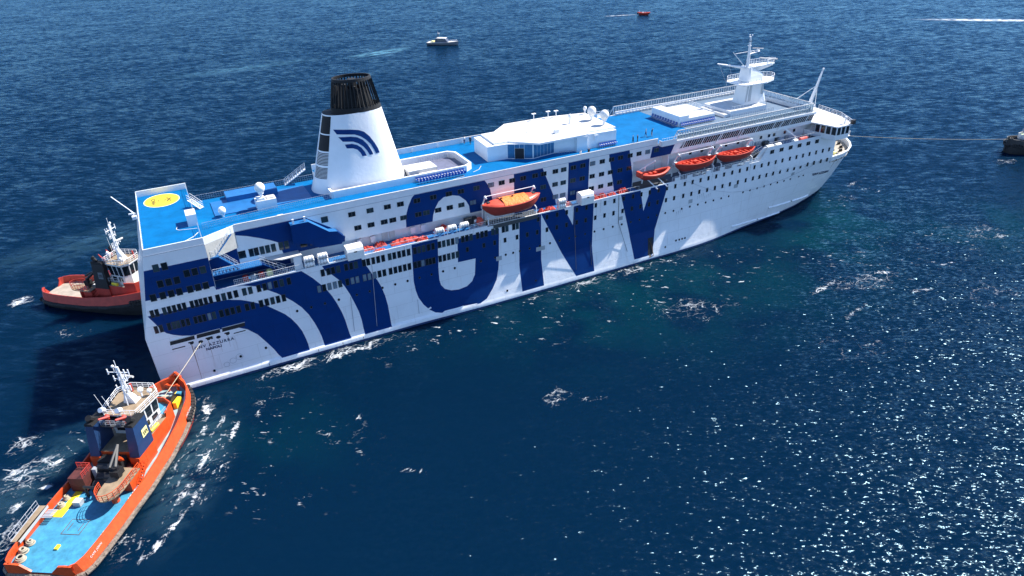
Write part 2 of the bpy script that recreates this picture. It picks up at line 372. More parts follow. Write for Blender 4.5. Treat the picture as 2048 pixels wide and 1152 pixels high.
    c1 = N(nt, 'ShaderNodeMix', data_type='RGBA'); c1.inputs[6].default_value = (0.0007, 0.0098, 0.0270, 1); c1.inputs[7].default_value = (0.0011, 0.0240, 0.036, 1)
    L.new(teal, c1.inputs[0])
    c2 = N(nt, 'ShaderNodeMix', data_type='RGBA'); c2.inputs[7].default_value = (0.10, 0.24, 0.31, 1)
    L.new(c1.outputs[2], c2.inputs[6]); L.new(milk, c2.inputs[0])
    body = N(nt, 'ShaderNodeSubsurfaceScattering', falloff='BURLEY'); L.new(c2.outputs[2], body.inputs[0]); body.inputs['Scale'].default_value = 2.5; body.inputs['Radius'].default_value = (0.5, 1.2, 1.8)
    gl = N(nt, 'ShaderNodeBsdfGlossy'); gl.inputs['Roughness'].default_value = 0.19; gl.inputs[0].default_value = (0.50, 0.80, 1.0, 1); L.new(nrm.outputs[0], gl.inputs['Normal'])  # sky blue put into the reflection tint
    fr = N(nt, 'ShaderNodeFresnel'); fr.inputs['IOR'].default_value = 1.333; L.new(nrm.outputs[0], fr.inputs['Normal'])
    pol = math_('MULTIPLY', fr.outputs[0], 0.285)          # sky sheen on the water dimmed by hand to keep it dark
    p = N(nt, 'ShaderNodeMixShader'); L.new(pol, p.inputs[0]); L.new(body.outputs[0], p.inputs[1]); L.new(gl.outputs[0], p.inputs[2])
    fd = N(nt, 'ShaderNodeBsdfDiffuse'); fd.inputs[0].default_value = (0.70, 0.74, 0.77, 1)
    ms = N(nt, 'ShaderNodeMixShader'); L.new(foam, ms.inputs[0]); L.new(p.outputs[0], ms.inputs[1]); L.new(fd.outputs[0], ms.inputs[2])
    L.new(ms.outputs[0], out.inputs[0])
    M['sea_water'] = mm
sea_material()
b = MB(); b.add([(-9000,-9000,SEA),(9000,-9000,SEA),(9000,9000,SEA),(-9000,9000,SEA)], [(0,1,2,3)], 'sea_water')
sea = b.build('sea'); sea['kind'] = 'structure'

# ------------------------------------------------------------------ the ferry
# ship axes are the world axes: X from the stern towards the bow, Y to port, Z up from the waterline
ferry = thing('passenger_ferry', 'huge white passenger ferry with giant blue GNV letters on its side', 'ferry')
WLX = [-4,0,100,106,114,123,132,137,144,151,157.5,161,163.5]
WLY = [14.95,14.95,14.9,14.6,13.7,12.5,11.3,10.45,9.0,6.8,4.5,2.4,0.0]
TPX = [-4,147,149,152,155.8,159.2,161.5,163.7,164.6,165.0]
TPY = [13.8,13.8,13.75,13.4,12.4,10.5,8.35,5.4,3.2,0.0]
def stern_x(z): return interp(z, [-2,0,3.5,12,15.3,17.9,22.8,26.1], [-2.2,-2.6,-3.1,-3.3,-2.1,-1.6,-0.55,0.15])
def stem_x(z): return interp(z, [-2,0,6,13.5], [163.0,163.5,164.2,165.0])
def hull_y(X, z):
    mid = interp(z, [-2,0.0,1.3,1.55,4.2,7.0], [14.95,14.95,14.95,14.85,14.35,13.8])
    aft = interp(z, [-2,1.3,1.55,1.8,7.0], [14.35,14.3,14.22,13.9,13.8])
    r = max(0.0, min(1.0, (X-38)/20.0)); r = r*r*(3-2*r); mid = aft*(1-r) + mid*r
    t = max(0.0, min(1.0, z/13.5))
    tp = interp(X, TPX, TPY); w = interp(X, WLX, WLY)
    fwd = w + (tp-w)*(t**0.85)
    k = max(0.0, min(1.0, (X-98)/26.0)); k = k*k*(3-2*k)
    return mid*(1-k) + fwd*k
XS = [None] + [x for x in range(0, 100, 5)] + [100,103,106,109,112,115,118,121,124,126.3,129,132,135,138]
UF = [0.1,0.2,0.3,0.4,0.5,0.58,0.66,0.74,0.80,0.86,0.91,0.95,0.98,1.0]
def cols(z, upto=None):
    r = []
    for x in XS: r.append(stern_x(z) if x is None else x)
    for u in UF: r.append(138 + (stem_x(z)-138)*u)
    return r
ZL = [-2,-0.3,0.72,1.3,1.55,1.8,3,4.5,5.8,7,9.5,11.5,13.5]
hb = MB()
for sgn in (-1, 1):
    for z0, z1 in zip(ZL, ZL[1:]):
        k = 'boot_blue' if z1 <= 0.73 else 'hull_white'
        s0 = []; s1 = []
        for x0, x1 in zip(cols(z0), cols(z1)):
            e0 = 0.0 if x0 >= stem_x(z0)-1e-3 else hull_y(x0, z0); e1 = 0.0 if x1 >= stem_x(z1)-1e-3 else hull_y(x1, z1)
            s0.append((x0, sgn*e0, z0)); s1.append((x1, sgn*e1, z1))
        hb.loft([s0, s1], k)
    # upper strake z 12-17, aft of the foredeck, and the raised forward strake
    for z0, z1 in ((13.5,15.3),(15.3,17.0)):
        xs = [x for x in XS if x is not None] + [141,144,147,148.6]
        hb.loft([[(stern_x(z0), sgn*13.8, z0)] + [(x, sgn*interp(x,TPX,TPY), z0) for x in xs], [(stern_x(z1), sgn*13.8, z1)] + [(x, sgn*interp(x,TPX,TPY), z1) for x in xs]], 'hull_white')
    xa = [126.3,129,132,135,138,141,144,147,148.6]
    hb.loft([[(124.2, sgn*13.8, 17.0)] + [(x, sgn*interp(x,TPX,TPY), 17.0) for x in xa[1:]], [(126.3, sgn*13.8, 19.85)] + [(x, sgn*interp(x,TPX,TPY), 19.85 if x < 145 else 19.6) for x in xa[1:]]], 'hull_white')
zz = ZL + [15.3, 17.0]
hb.loft([[(stern_x(z), -13.8 if z > 7 else -hull_y(0,z), z) for z in zz], [(stern_x(z), 13.8 if z > 7 else hull_y(0,z), z) for z in zz]], 'hull_white')
hb.add([(148.6,-13.75,12),(148.6,13.75,12),(148.6,13.75,19.6),(148.6,-13.75,19.6)], [(0,1,2,3)], 'hull_white')
hull = hb.build('hull', ferry, smooth=True)
b = MB()
for (x0,x1,z,zr) in ((131.4,140,3.6,3.0),(140.6,148.5,2.95,2.2),(119,128,2.0,1.3),(128.5,137,1.2,.7)):
    n = 6; s0=[]; s1=[]; s2=[]
    for i in range(n+1):
        x = x0+(x1-x0)*i/n; zc = z + (zr-z)*i/n
        s0.append((x,-hull_y(x,zc+.25)+.02,zc+.25)); s1.append((x,-hull_y(x,zc)-.30,zc)); s2.append((x,-hull_y(x,zc-.3)+.02,zc-.3))
    b.loft([s0,s1,s2], 'hull_white')
b.build('bow_spray_rail', ferry)

# stern block with the aft sun deck
b = MB()
zb = [17.0,17.9,20.4,22.8,25.0]
for y in (-13.8, 13.8):
    b.loft([[(stern_x(z), y, z) for z in zb], [(8.5, y, z) for z in zb]], 'house_white')
b.loft([[(stern_x(z), -13.8, z) for z in zb], [(stern_x(z), 13.8, z) for z in zb]], 'house_white')
b.add([(8.5,-13.8,17),(8.5,13.8,17),(8.5,13.8,25),(8.5,-13.8,25)], [(0,1,2,3)], 'house_white')
b.build('stern_block', ferry)
b = MB(); b.add([(0.0,-13.8,25.02),(8.5,-13.8,25.02),(8.5,13.8,25.02),(0.0,13.8,25.02)], [(0,1,2,3)], 'deck_blue'); aft_deck = b.build('aft_sun_deck', ferry)
for y0, y1 in ((-13.82,-13.62),(13.62,13.82)):
    b = MB(); b.xz([(stern_x(25.0),25.0),(8.5,25.0),(8.5,26.1),(0.15,26.1)], y0, y1, 'house_white'); b.build('bulwark', ferry)
b = MB(); b.rail([(0.15,-13.6,25.02),(0.15,13.6,25.02)], 1.05, 'rail_white', 1.1); b.build('railing', ferry)
b = MB(); b.rail([(8.4,-13.5,25.02),(8.4,-7.0,25.02)], 1.05, 'rail_grey', 1.2); b.rail([(8.4,-2.6,25.02),(8.4,13.5,25.02)], 1.05, 'rail_grey', 1.2); b.build('railing', ferry)
b = MB(); b.xz([(0.0,24.98),(8.5,24.98),(8.5,25.06),(0.0,25.06)], -13.86, -13.80, 'rail_grey'); b.build('deck_edge_strip', ferry)
# winching circle and its lettering
b = MB()
n = 48
ring = lambda r, z: [(4.0 + r*math.cos(2*math.pi*i/n), 9.75 + 1.13*r*math.sin(2*math.pi*i/n), z) for i in range(n)]
b.add(ring(2.95, 25.026), [tuple(range(n))], 'yellow_pale'); b.add(ring(2.78, 25.031), [tuple(range(n))], 'yellow')
circ = b.build('winching_circle', aft_deck)
b = MB(); s0 = [(4.0+0.66*math.cos(2*math.pi*i/32), 9.75+0.76*math.sin(2*math.pi*i/32), 25.036) for i in range(33)]; s1 = [(4.0+0.52*math.cos(2*math.pi*i/32), 9.75+0.61*math.sin(2*math.pi*i/32), 25.036) for i in range(33)]
b.loft([s0, s1], 'black'); b.build('circle_outline', aft_deck)
for (s_, x, y) in (('WINCH', 3.0, 9.75), ('ONLY', 5.5, 9.75)):
    text_obj('deck_lettering', s_, 1.0, 'black', aft_deck, Matrix.Translation((x, y, 25.038)) @ Matrix.Rotation(R(90), 4, 'Z'), 'CENTER', bold=0.03)
b = MB(); b.path([(8.2,-6.9,25.06),(5.6,-6.2,25.06),(5.2,-5.6,25.06),(5.4,-4.6,25.06)], 0.05, 'rail_white'); b.build('hose_line', aft_deck); b = MB(); b.path([(8.2,-8.6,25.06),(7.4,-10.0,25.06),(6.0,-11.2,25.06)], 0.05, 'rail_white'); b.build('hose_line', aft_deck)
b = MB(); b.box(7.05,8.6,-5.5,-2.7,25.02,26.95,'house_white','roof_white'); b.build('deck_locker', ferry)
b = MB(); b.tube((-0.4,5.2,25.0),(-3.2,6.2,28.4),0.09,'rail_white'); b.tube((-0.2,3.0,25.0),(-0.9,3.0,26.6),0.06,'rail_white'); b.box(-0.9,-0.2,2.6,3.4,25.0,25.5,'rail_white'); b.box(-1.3,-0.3,3.6,3.8,25.6,25.8,'rail_white'); b.build('ensign_staff', ferry)

# superstructure
def plan(star, z0, z1, k, b, top=None):
    pts = star + [(x, -y) for x, y in reversed(star)]
    b.prism(pts, z0, z1, k, top)
b = MB()
plan([(8.45,-10.0),(57,-10.0),(57,-11.3),(91,-11.3),(91,-9.3),(148.4,-9.3)], 16.75, 19.1, 'house_white', b)
plan([(8.45,-11.3),(91,-11.3),(91,-9.3),(142,-9.3)], 19.1, 22.2, 'house_white', b)
b.prism([(8.45,-13.79),(13.3,-11.3),(142,-11.3),(142,11.3),(31,11.3),(31,5.9),(8.45,5.9)], 22.2, 25.0, 'house_white')
b.build('superstructure', ferry)
b = MB(); b.prism([(8.52,-13.6),(13.3,-11.25),(108.8,-11.25),(108.8,11.25),(31,11.25),(31,5.85),(8.52,5.85)], 25.005, 25.03, 'deck_blue'); plan([(108.85,-11.25),(142,-11.25)], 25.005, 25.03, 'deck_grey', b); sun_deck = b.build('sun_deck', ferry)
for sg in (-1, 1):
    b = MB()
    p = [(8.5,sg*13.82),(13.3,sg*11.32),(97,sg*11.32),(97,sg*11.18),(13.35,sg*11.18),(8.5,sg*13.66)] if sg < 0 else [(31,11.32),(97,11.32),(97,11.18),(31,11.18)]
    b.prism(p, 24.9, 26.1, 'house_white'); b.box(13.4 if sg < 0 else 31,97,sg*11.25-.11,sg*11.25+.11,26.1,26.16,'roof_white'); b.build('parapet', ferry)
b = MB(); b.box(13.3,97,-11.36,-11.30,24.93,24.99,'rail_grey'); b.build('deck_edge_strip', ferry)
for i in range(9): b = MB(); b.tube((46+5.6*i,11.1,25.03),(46+5.6*i,10.8,25.9),0.05,'rail_white'); b.build('bulwark_stay', ferry)
# boat deck
b = MB(); plan([(8.5,-13.78),(126,-13.78)], 16.60, 16.75, 'deck_aqua', b); b.build('boat_deck', ferry)
b = MB(); b.box(99.5,125.9,-13.6,-9.3,16.76,16.82,'deck_grey'); b.build('boat_deck_shade', ferry)  # dark sheet painted for the shade under the lifeboats
b = MB(); b.add([(8.5,-10.02,16.8),(21,-10.02,16.8),(21,-10.02,19.1),(8.5,-10.02,19.1)], [(0,1,2,3)], 'livery_blue'); b.add([(8.5,-11.32,19.12),(13,-11.32,19.12),(13,-11.32,22.2),(8.5,-11.32,22.2)], [(0,1,2,3)], 'livery_blue'); b.build('recess_wall_shade', ferry)  # navy panels paint in the shade of the open recess
b = MB(); plan([(126,-13.7),(147,-13.7),(148.5,-13.6)], 18.2, 18.6, 'deck_aqua', b); b.build('forward_boat_deck', ferry)
b = MB(); b.box(9,126,-13.84,-13.66,16.78,17.0,'hull_white'); b.build('deck_edge_strip', ferry)
# foredeck
b = MB(); fp = [(148.6,-13.5),(152,-13.1),(155.7,-12.1),(159.0,-10.2),(161.2,-8.1),(163.3,-5.2),(164.2,-3.0),(164.6,-.05)]
plan(fp, 12.1, 12.35, 'deck_beige', b); foredeck = b.build('foredeck', ferry)
b = MB()
fo = [(148.6,-13.8),(152,-13.42),(155.8,-12.42),(159.2,-10.52),(161.5,-8.37),(163.7,-5.42),(164.65,-3.2),(165.05,0)]
for sg in (-1,1):
    o0 = [(x, sg*y, 13.45) for x, y in fo]; o1 = [(x, sg*y, 13.72) for x, y in fo]
    i1 = [(x-.35*(i>2), sg*(y*0.97), 13.72) for i,(x,y) in enumerate(fo)]; i0 = [(p_[0], p_[1], 12.3) for p_ in i1]
    b.loft([o0, o1, i1, i0], 'house_white')
b.build('bow_bulwark', ferry)

# ------------------------------------------------------------------ livery, painted on the starboard side
def livery(name, poly, yfun, label=None, k='livery_blue', cuts_z=(), cuts_x=(), off=0.012):
    bm = bmesh.new()
    n = len(poly); dv, de, df = delaunay_2d_cdt([Vector(p) for p in poly], [(i, (i+1) % n) for i in range(n)], [], 1, 1e-5)[:3]
    bv = [bm.verts.new((p.x, 0, p.y)) for p in dv]
    for t in df: bm.faces.new([bv[i] for i in t])
    for z in cuts_z: bmesh.ops.bisect_plane(bm, geom=bm.verts[:]+bm.edges[:]+bm.faces[:], plane_co=(0,0,z), plane_no=(0,0,1))
    for x in cuts_x: bmesh.ops.bisect_plane(bm, geom=bm.verts[:]+bm.edges[:]+bm.faces[:], plane_co=(x,0,0), plane_no=(1,0,0))
    for v in bm.verts: v.co.y = -(yfun(v.co.x, v.co.z) + off)
    bmesh.ops.recalc_face_normals(bm, faces=bm.faces)
    me = bpy.data.meshes.new(name); bm.to_mesh(me); bm.free(); me.materials.append(M[k])
    o = obj(name, me, ferry)
    if label: o['label'] = label
    return o
ZC = (1.55, 1.8, 3.0, 4.5, 5.8, 7.0)
HY = lambda x, z: hull_y(max(0.0, x), z)
SY = lambda x, z: 11.3
livery('livery_stripe', [(-0.55,22.76),(8.49,22.72),(8.45,17.4),(10.14,17.0),(10.14,16.99),(9.0,16.99),(8.45,17.02),(8.3,17.7),(-1.6,17.89)], lambda x,z: 13.8, 'tail of the blue stripe across the stern block')
livery('livery_stripe', [(9.0,16.98),(12.5,16.62),(14.21,16.02),(16.04,14.77),(17.32,13.78),(18.5,12.68),(19.53,11.61),(20.72,10.06),(21.61,8.39),(22.31,6.46),(22.74,4.89),(23.05,3.48),(23.18,2.29),(23.25,1.56),(28.12,1.56),(27.95,2.37),(27.78,3.74),(27.58,5.45),(27.22,7.2),(26.71,8.95),(26.07,10.72),(25.44,12.02),(24.67,13.26),(23.47,14.94),(22.01,16.58),(21.6,16.98)], HY, 'middle curved blue stripe on the stern side', cuts_z=ZC)
livery('livery_stripe', [(-1.98,15.26),(1.08,15.21),(4.32,15.2),(7.57,15.05),(9.89,14.77),(11.59,14.22),(13.26,13.36),(15.11,12.18),(15.91,11.43),(17.12,10.29),(17.85,9.55),(18.66,8.44),(19.43,6.97),(20.0,5.52),(20.3,4.14),(20.53,2.76),(20.58,1.56),(15.75,1.56),(15.36,2.16),(14.8,3.55),(13.9,5.26),(12.83,7.13),(11.45,8.62),(9.97,9.48),(7.57,9.85),(5.57,9.9),(3.27,10.06),(1.82,10.49),(0.61,11.06),(-0.2,11.64),(-0.75,12.43),(-1.33,13.82)], HY, 'lowest curved blue stripe on the stern side', cuts_z=ZC)
livery('livery_stripe', [(25.2,16.98),(25.68,15.78),(26.69,14.73),(27.7,13.43),(28.42,12.12),(29.09,10.36),(29.72,8.23),(30.21,6.35),(30.48,4.46),(30.55,2.77),(30.65,1.56),(35.75,1.56),(35.72,2.79),(35.61,5.97),(35.33,8.13),(34.85,10.15),(34.31,11.62),(33.72,12.57),(33.0,14.32),(32.35,15.51),(32.03,16.6),(31.85,16.98)], HY, 'forward curved blue stripe next to the letter G', cuts_z=ZC)
livery('livery_stripe', [(13.3,24.92),(24.4,24.92),(28.2,22.29),(30.47,20.09),(30.3,19.12),(20.0,19.12),(19.6,20.81),(19.51,21.55),(18.33,22.27),(16.63,23.1),(14.95,23.82),(13.31,24.35)], SY)
livery('livery_letter', [(41.31,16.98),(41.12,13.47),(40.96,9.51),(41.14,7.55),(41.52,5.88),(42.28,4.27),(43.34,2.82),(44.49,1.9),(45.72,1.56),(53.57,1.56),(55.03,2.18),(56.49,3.87),(57.57,5.43),(58.17,7.36),(58.38,9.51),(58.64,15.87),(50.1,15.8),(49.89,11.03),(53.5,10.91),(53.16,7.52),(52.48,6.36),(51.28,5.63),(49.61,5.41),(48.04,5.64),(46.81,6.27),(46.16,7.23),(45.91,8.4),(45.94,10.86),(46.29,16.98)], HY, 'lower half of the giant blue letter G', cuts_z=ZC)
livery('livery_letter', [(41.49,19.12),(41.56,20.57),(41.81,21.77),(42.33,23.14),(43.08,24.46),(43.6,24.92),(57.3,24.92),(57.9,23.99),(58.38,22.87),(58.7,21.0),(58.7,19.12),(54.03,19.12),(53.91,20.64),(53.33,21.79),(52.1,22.94),(50.59,23.38),(49.06,23.33),(47.99,22.67),(47.26,21.57),(46.78,20.41),(46.53,19.12)], SY, 'upper half of the giant blue letter G')
livery('livery_letter', [(63.04,16.98),(62.76,6.66),(62.76,1.56),(67.75,1.56),(67.72,7.35),(67.76,16.98)], HY, 'lower left stroke of the giant blue letter N', cuts_z=ZC)
livery('livery_letter', [(67.86,16.61),(72.46,7.26),(75.42,1.6),(79.88,1.6),(79.76,5.89),(79.88,16.98),(75.24,16.98),(75.05,12.76),(72.85,16.98),(67.8,16.98)], HY, 'diagonal and right stroke of the giant blue letter N', cuts_z=ZC)
livery('livery_letter', [(63.4,24.92),(69.6,24.92),(72.45,17.82),(72.6,16.8),(63.32,16.8)], SY, 'upper left stroke of the giant blue letter N')
livery('livery_letter', [(75.43,24.92),(80.23,24.92),(80.1,16.8),(75.27,16.8)], SY, 'upper right stroke of the giant blue letter N')
livery('livery_letter', [(86.42,16.98),(89.17,7.4),(90.14,1.58),(94.79,1.58),(95.4,3.99),(95.88,6.87),(98.66,16.98),(94.1,16.98),(92.49,11.95),(91.35,16.98)], HY, 'lower half of the giant blue letter V', cuts_z=ZC)
livery('livery_letter', [(84.9,24.92),(89.88,24.92),(90.98,19.42),(90.98,16.8),(86.5,16.8)], SY, 'upper left arm of the giant blue letter V')
livery('livery_letter', [(95.68,24.55),(101.7,24.55),(100.59,22.22),(95.28,22.22)], SY, 'upper right arm of the giant blue letter V')

# ------------------------------------------------------------------ windows
def window_mesh(name, w, h, pane, panes=1, fr=0.05):
    b = MB(); g = 0.10
    pw = (w - g*(panes-1))/panes
    for i in range(panes):
        x0 = -w/2 + i*(pw+g); x1 = x0 + pw
        b.add([(x0,-.03,-h/2),(x1,-.03,-h/2),(x1,-.03,h/2),(x0,-.03,h/2)], [(0,1,2,3)], pane)
        o = [(x0-fr,-h/2-fr),(x1+fr,-h/2-fr),(x1+fr,h/2+fr),(x0-fr,h/2+fr)]; n_ = [(x0,-h/2),(x1,-h/2),(x1,h/2),(x0,h/2)]
        for j in range(4):
            k = (j+1)%4
            b.add([(o[j][0],-.05,o[j][1]),(o[k][0],-.05,o[k][1]),(n_[k][0],-.05,n_[k][1]),(n_[j][0],-.05,n_[j][1])], [(0,1,2,3)], 'frame_dark')
            b.add([(o[j][0],0,o[j][1]),(o[k][0],0,o[k][1]),(o[k][0],-.05,o[k][1]),(o[j][0],-.05,o[j][1])], [(0,1,2,3)], 'frame_dark')
    return b.mesh(name)
WM = {}
def wmesh(w, h, pane, panes=1):
    key = (w, h, pane, panes)
    if key not in WM: WM[key] = window_mesh('window', w, h, pane, panes)
    return WM[key]
def pick(dark=.7, teal=.2):
    r = rnd.random(); return 'glass_dark' if r < dark else ('glass_teal' if r < dark+teal else 'glass_pale')
def window(x, z, w, h, y=-13.815, panes=1, pane=None, name='window', rz=0.0):
    return obj(name, wmesh(w, h, pane or pick(), panes), ferry, (x, y, z), rz)
R1 = [-1.26,-0.58,0.49,1.19,1.91,2.65,3.36,4.48,5.17,5.81,6.53,7.28,8.36,9.25,10.16,11.12,12.43,13.36,14.7,15.63,16.47,17.41,18.37,19.54,25.21,26.17,26.97,27.88,29.25,30.12,30.97,32.4,33.16,34.05,34.97,35.87,37.07,37.92,38.83,39.68,40.6,41.78,42.58,43.45,44.38,45.26,46.53,47.37,48.27,49.13,50.01,51.14,51.98,52.85,54.18,55.07,55.93,57.34,58.16,59.54,60.31,61.76,62.54]
R2 = [-1.41,-0.7,0.45,1.15,1.78,2.49,3.21,4.34,5.02,5.68,6.44,7.15,8.26,9.16,10.0,10.94,12.26,13.18,14.51,15.43,16.35,17.26,18.19,24.15,25.01,25.92,26.87,27.78,29.05,29.97,30.84,32.15,33.02,33.97,34.86,35.75,36.91,37.81,38.69,39.58,40.45,41.56,42.31,43.06,43.87,44.45,45.17,46.43,47.28,48.14,49.03,49.89]
for x in R1: window(x, 15.5, 0.46 if x < 8 else 0.56, 1.22, pane=pick(.62,.33))
for x in R2: window(x, 12.66, 0.46 if x < 8 else 0.56, 1.22, pane='glass_pale' if (23 < x < 34 and rnd.random() < .75) else pick(.75,.2))
for x, z in [(1.14,22.84),(2.33,22.84),(5.02,20.9),(6.17,20.9),(7.36,20.9),(1.08,20.15),(2.25,20.15),(3.42,20.15),(-0.43,18.15),(0.91,18.15),(2.12,18.15),(3.28,18.15),(4.84,18.15),(6.0,18.15),(7.15,18.15)]:
    window(x, z, 0.78, 1.12, pane=pick(.6,.4))
for x in [51.94,55.36,57.62,59.83,62.42,64.65,66.85,69.06,71.3,73.54,75.91,78.05,80.35,82.6,84.82,87.07,89.4,91.6,93.84,96.06,98.3,100.48,102.95,105.17,107.39,109.6,111.8,113.99,116.15,118.5,120.84,123.02,125.03,127.17,129.27,131.45,133.91,135.99,138.1]:
    window(x, 13.18, 0.46, 0.86, y=-hull_y(x, 13.18)-.015, pane='glass_dark')
for x in [67.1,69.07,71.36,73.56,75.9,78.16,80.39,82.62,84.88,87.19,89.54,91.65,93.81,96.1,98.3,100.51,103.06,105.19,107.4,109.6,111.78,114.03,116.4,118.6,120.8,122.95,125.15,127.28,129.46,131.57,133.91,136.02,138.12,140.24,142.42,144.64,146.79]:
    window(x, 15.87, 0.46, 0.86, y=-interp(x,TPX,TPY)-.015, pane='glass_dark', rz=0.0)
for x in [140.25,142.37,144.66,146.79]:
    window(x, 13.3, 0.46, 0.86, y=-interp(x,TPX,TPY)-.03, pane='glass_dark')
for x in [127.78,130.68,133.53,136.34,139.16,141.98]:
    window(x, 18.6, 1.05, 0.78, y=-interp(x,TPX,TPY)-.03, panes=2, pane='glass_dark')
for x in [32.17,35.38,38.5,40.88,43.97,47.07,50.11,52.47,55.6,58.57,60.8,63.0,65.33,67.93,69.83,72.43,74.31,76.52,78.69,81.01,83.29,85.54,87.7,90.09,92.31,94.52,96.73]:
    window(x, 23.75, 1.12, 0.76, y=-11.315, panes=2)
for x in [32.85,35.21,37.6,39.18,41.17,43.95,45.51,47.79,50.07,52.38,54.74,69.68,72.37,74.22,76.43,78.62,80.98,83.23,85.38,87.73,89.94]:
    window(x, 21.1, 1.12, 0.76, y=-11.315, panes=2)
for x in [61.0,64.2,67.2,69.73,72.45,74.13,76.43,80.87,83.14,85.43,87.75]:
    window(x, 18.52, 1.12, 0.76, y=-11.315, panes=2)
for x in [13.6]: window(x, 20.85, 1.05, 1.2, y=-11.315, pane='glass_dark')
for x in [15.03,15.83,16.74,17.63,18.56,19.78,20.69]: window(x, 20.85, 0.62, 1.3, y=-11.315, pane='glass_teal' if x > 16 else 'glass_dark')
window(27.51, 23.85, 1.05, 0.95, y=-11.315, pane='glass_teal'); window(23.4, 20.2, 1.0, 0.7, y=-11.315, pane='glass_dark'); window(25.0, 20.2, 1.0, 0.7, y=-11.315, pane='glass_dark')
for x in [104.5,107.8,111.0,114.5,118,121.5,125,128.5,131,132.6,136,139]: window(x, 20.6, 0.62, 0.6, y=-9.315, pane='glass_dark')
def porthole_mesh():
    b = MB(); n = 10
    c = [(0.17*math.cos(2*math.pi*i/n), 0.20*math.sin(2*math.pi*i/n)) for i in range(n)]; e = [(x*1.3, z*1.3) for x, z in c]
    b.add([(x,-.02,z) for x, z in c], [tuple(range(n))], 'glass_dark')
    b.loft([[(x,-.02,z) for x,z in c],[(x,-.05,z) for x,z in e],[(x,0,z) for x,z in e]], 'frame_dark', closed=True); return b.mesh('porthole')
pm = porthole_mesh()
for x in [19.86,22.27,24.65,27.09,30.32,32.68,35.05,37.45,39.81,42.13,44.49,46.78,49.15,54.56,57.56,59.87,61.47,62.96,65.14,67.45,69.75,71.97,74.21,75.71,78,80.27,82.54,84.79,87.05,89.33,91.6,93.87,96.1,98.39,100.62,102.86,105.1,107.34,109.57,111.82,114.08,116.35,120.74,122.92,125.16,127.35,129.54,131.7,133.89,136.03,138.93,140.46]:
    z = interp(x, [20,50,140], [9.6,10.03,10.35]); obj('porthole', pm, ferry, (x, -hull_y(x, z)-.012, z))
for x, z in [(13.6,4.2),(9.4,3.9),(4.9,2.6),(59.5,2.6),(66.0,3.0),(98.5,2.4),(101.5,3.2),(102.4,3.2),(103.2,3.2),(104.0,3.2)]:
    obj('porthole', pm, ferry, (x, -hull_y(x, z)-.012, z))

# openings of the aft mooring deck
def opening(poly, name='mooring_opening'):
    b = MB(); n = len(poly)
    b.add([(x,-13.835,z) for x, z in poly], [tuple(range(n))], 'void')
    b.loft([[(x,-13.835,z) for x,z in poly],[(x,-13.80,z) for x,z in poly]], 'frame_dark', closed=True)
    return b.build(name, ferry)
for x0, x1 in ((-0.1,3.5),(3.88,7.4),(7.78,11.3)):
    opening([(x0-.12,9.32),(x1-.05,9.32),(x1,10.03),(x0,10.03)])
    b = MB(); b.box(x0-.05,x1+.05,-13.92,-13.8,10.04,10.11,'roof_white'); b.build('opening_lip', ferry)
for x0, x1 in ((-0.15,1.8),(9.28,11.15)): opening([(x0,8.42),(x1,8.42),(x1,8.58),(x0,8.58)])
for x in (4.16,6.88): opening([(x+.36*math.cos(2*math.pi*i/16), 8.57+.27*math.sin(2*math.pi*i/16)) for i in range(16)])
for x in (2.79,8.33): opening([(x-.42,9.05),(x-.42,8.82),(x-.22,8.8),(x-.2,8.5),(x+.2,8.5),(x+.22,8.62),(x+.36,8.62),(x+.36,9.05)])
opening([(4.98,9.02),(4.98,8.8),(5.14,8.78),(5.14,8.5),(5.6,8.5),(5.6,8.62),(5.8,8.62),(5.8,8.52),(6.05,8.52),(6.05,9.05)])
mx = lambda x, y, z: Matrix.Translation((x, y, z)) @ Matrix.Rotation(R(90), 4, 'X')
text_obj('ship_name', 'GNV AZZURRA', 0.70, 'letter_navy', ferry, mx(2.98, -13.825, 7.38), space=1.36, bold=0.022)
text_obj('home_port', 'NAPOLI', 0.62, 'letter_navy', ferry, mx(4.6, -13.825, 6.68), space=1.02, sx=1.10, bold=0.03)
o = text_obj('ship_name', '*GNV AZZURRA', 1.0, 'letter_navy', ferry, Matrix.Rotation(R(90), 4, 'X'), space=1.0, bold=0.035)
for v in o.data.vertices:
    x = 143.9 + v.co.x; z = 9.35 - .11*v.co.x + v.co.z; v.co = (x, -hull_y(x, z) - 0.05 + v.co.y, z)
# side door, fender pipes, draught marks, hose
b = MB(); b.add([(93.95,-hull_y(94,5.4)-.03,5.4),(95.3,-hull_y(94,5.4)-.03,5.4),(95.1,-hull_y(95,1.75)-.03,1.75),(93.75,-hull_y(94,1.75)-.03,1.75)], [(0,1,2,3)], 'void'); b.build('pilot_door', ferry)
b = MB(); b.path([(93.8,-14.0,5.5),(94.6,-14.4,4.2),(95.2,-15.0,1.4),(93.9,-15.1,1.2)], .05, 'rust'); b.path([(94.9,-14.0,5.5),(94.4,-14.7,2.0)], .04, 'steel'); b.build('pilot_ladder', ferry)
for pts in ([(29.16,9.7),(28.85,2.6)], [(33.77,15.9),(33.05,2.4)], [(41.28,5.6),(41.25,2.6)], [(75.17,16.6),(75.5,3.0)], [(79.2,8.3),(79.3,3.0)], [(85.93,17.0),(86.16,10.7),(88.4,3.8)]):
    b = MB(); b.path([(x,-hull_y(x,z)-.06,z) for x,z in pts], 0.045, 'frame_dark' if pts[0][0] > 60 else 'rail_grey'); b.build('overside_pipe', ferry)
hp = [(102.28,17.2),(104.8,15.8),(107.24,14.57),(111.3,12.7),(116.08,11.3),(120.6,10.5),(124,10.3),(127.15,10.35),(131.5,10.7),(135.92,11.1),(139,11.8),(142.5,12.6)]
b = MB(); b.path([(x,-hull_y(x,z)-.05,z) for x,z in hp], 0.03, 'rail_grey'); b.build('overside_line', ferry)
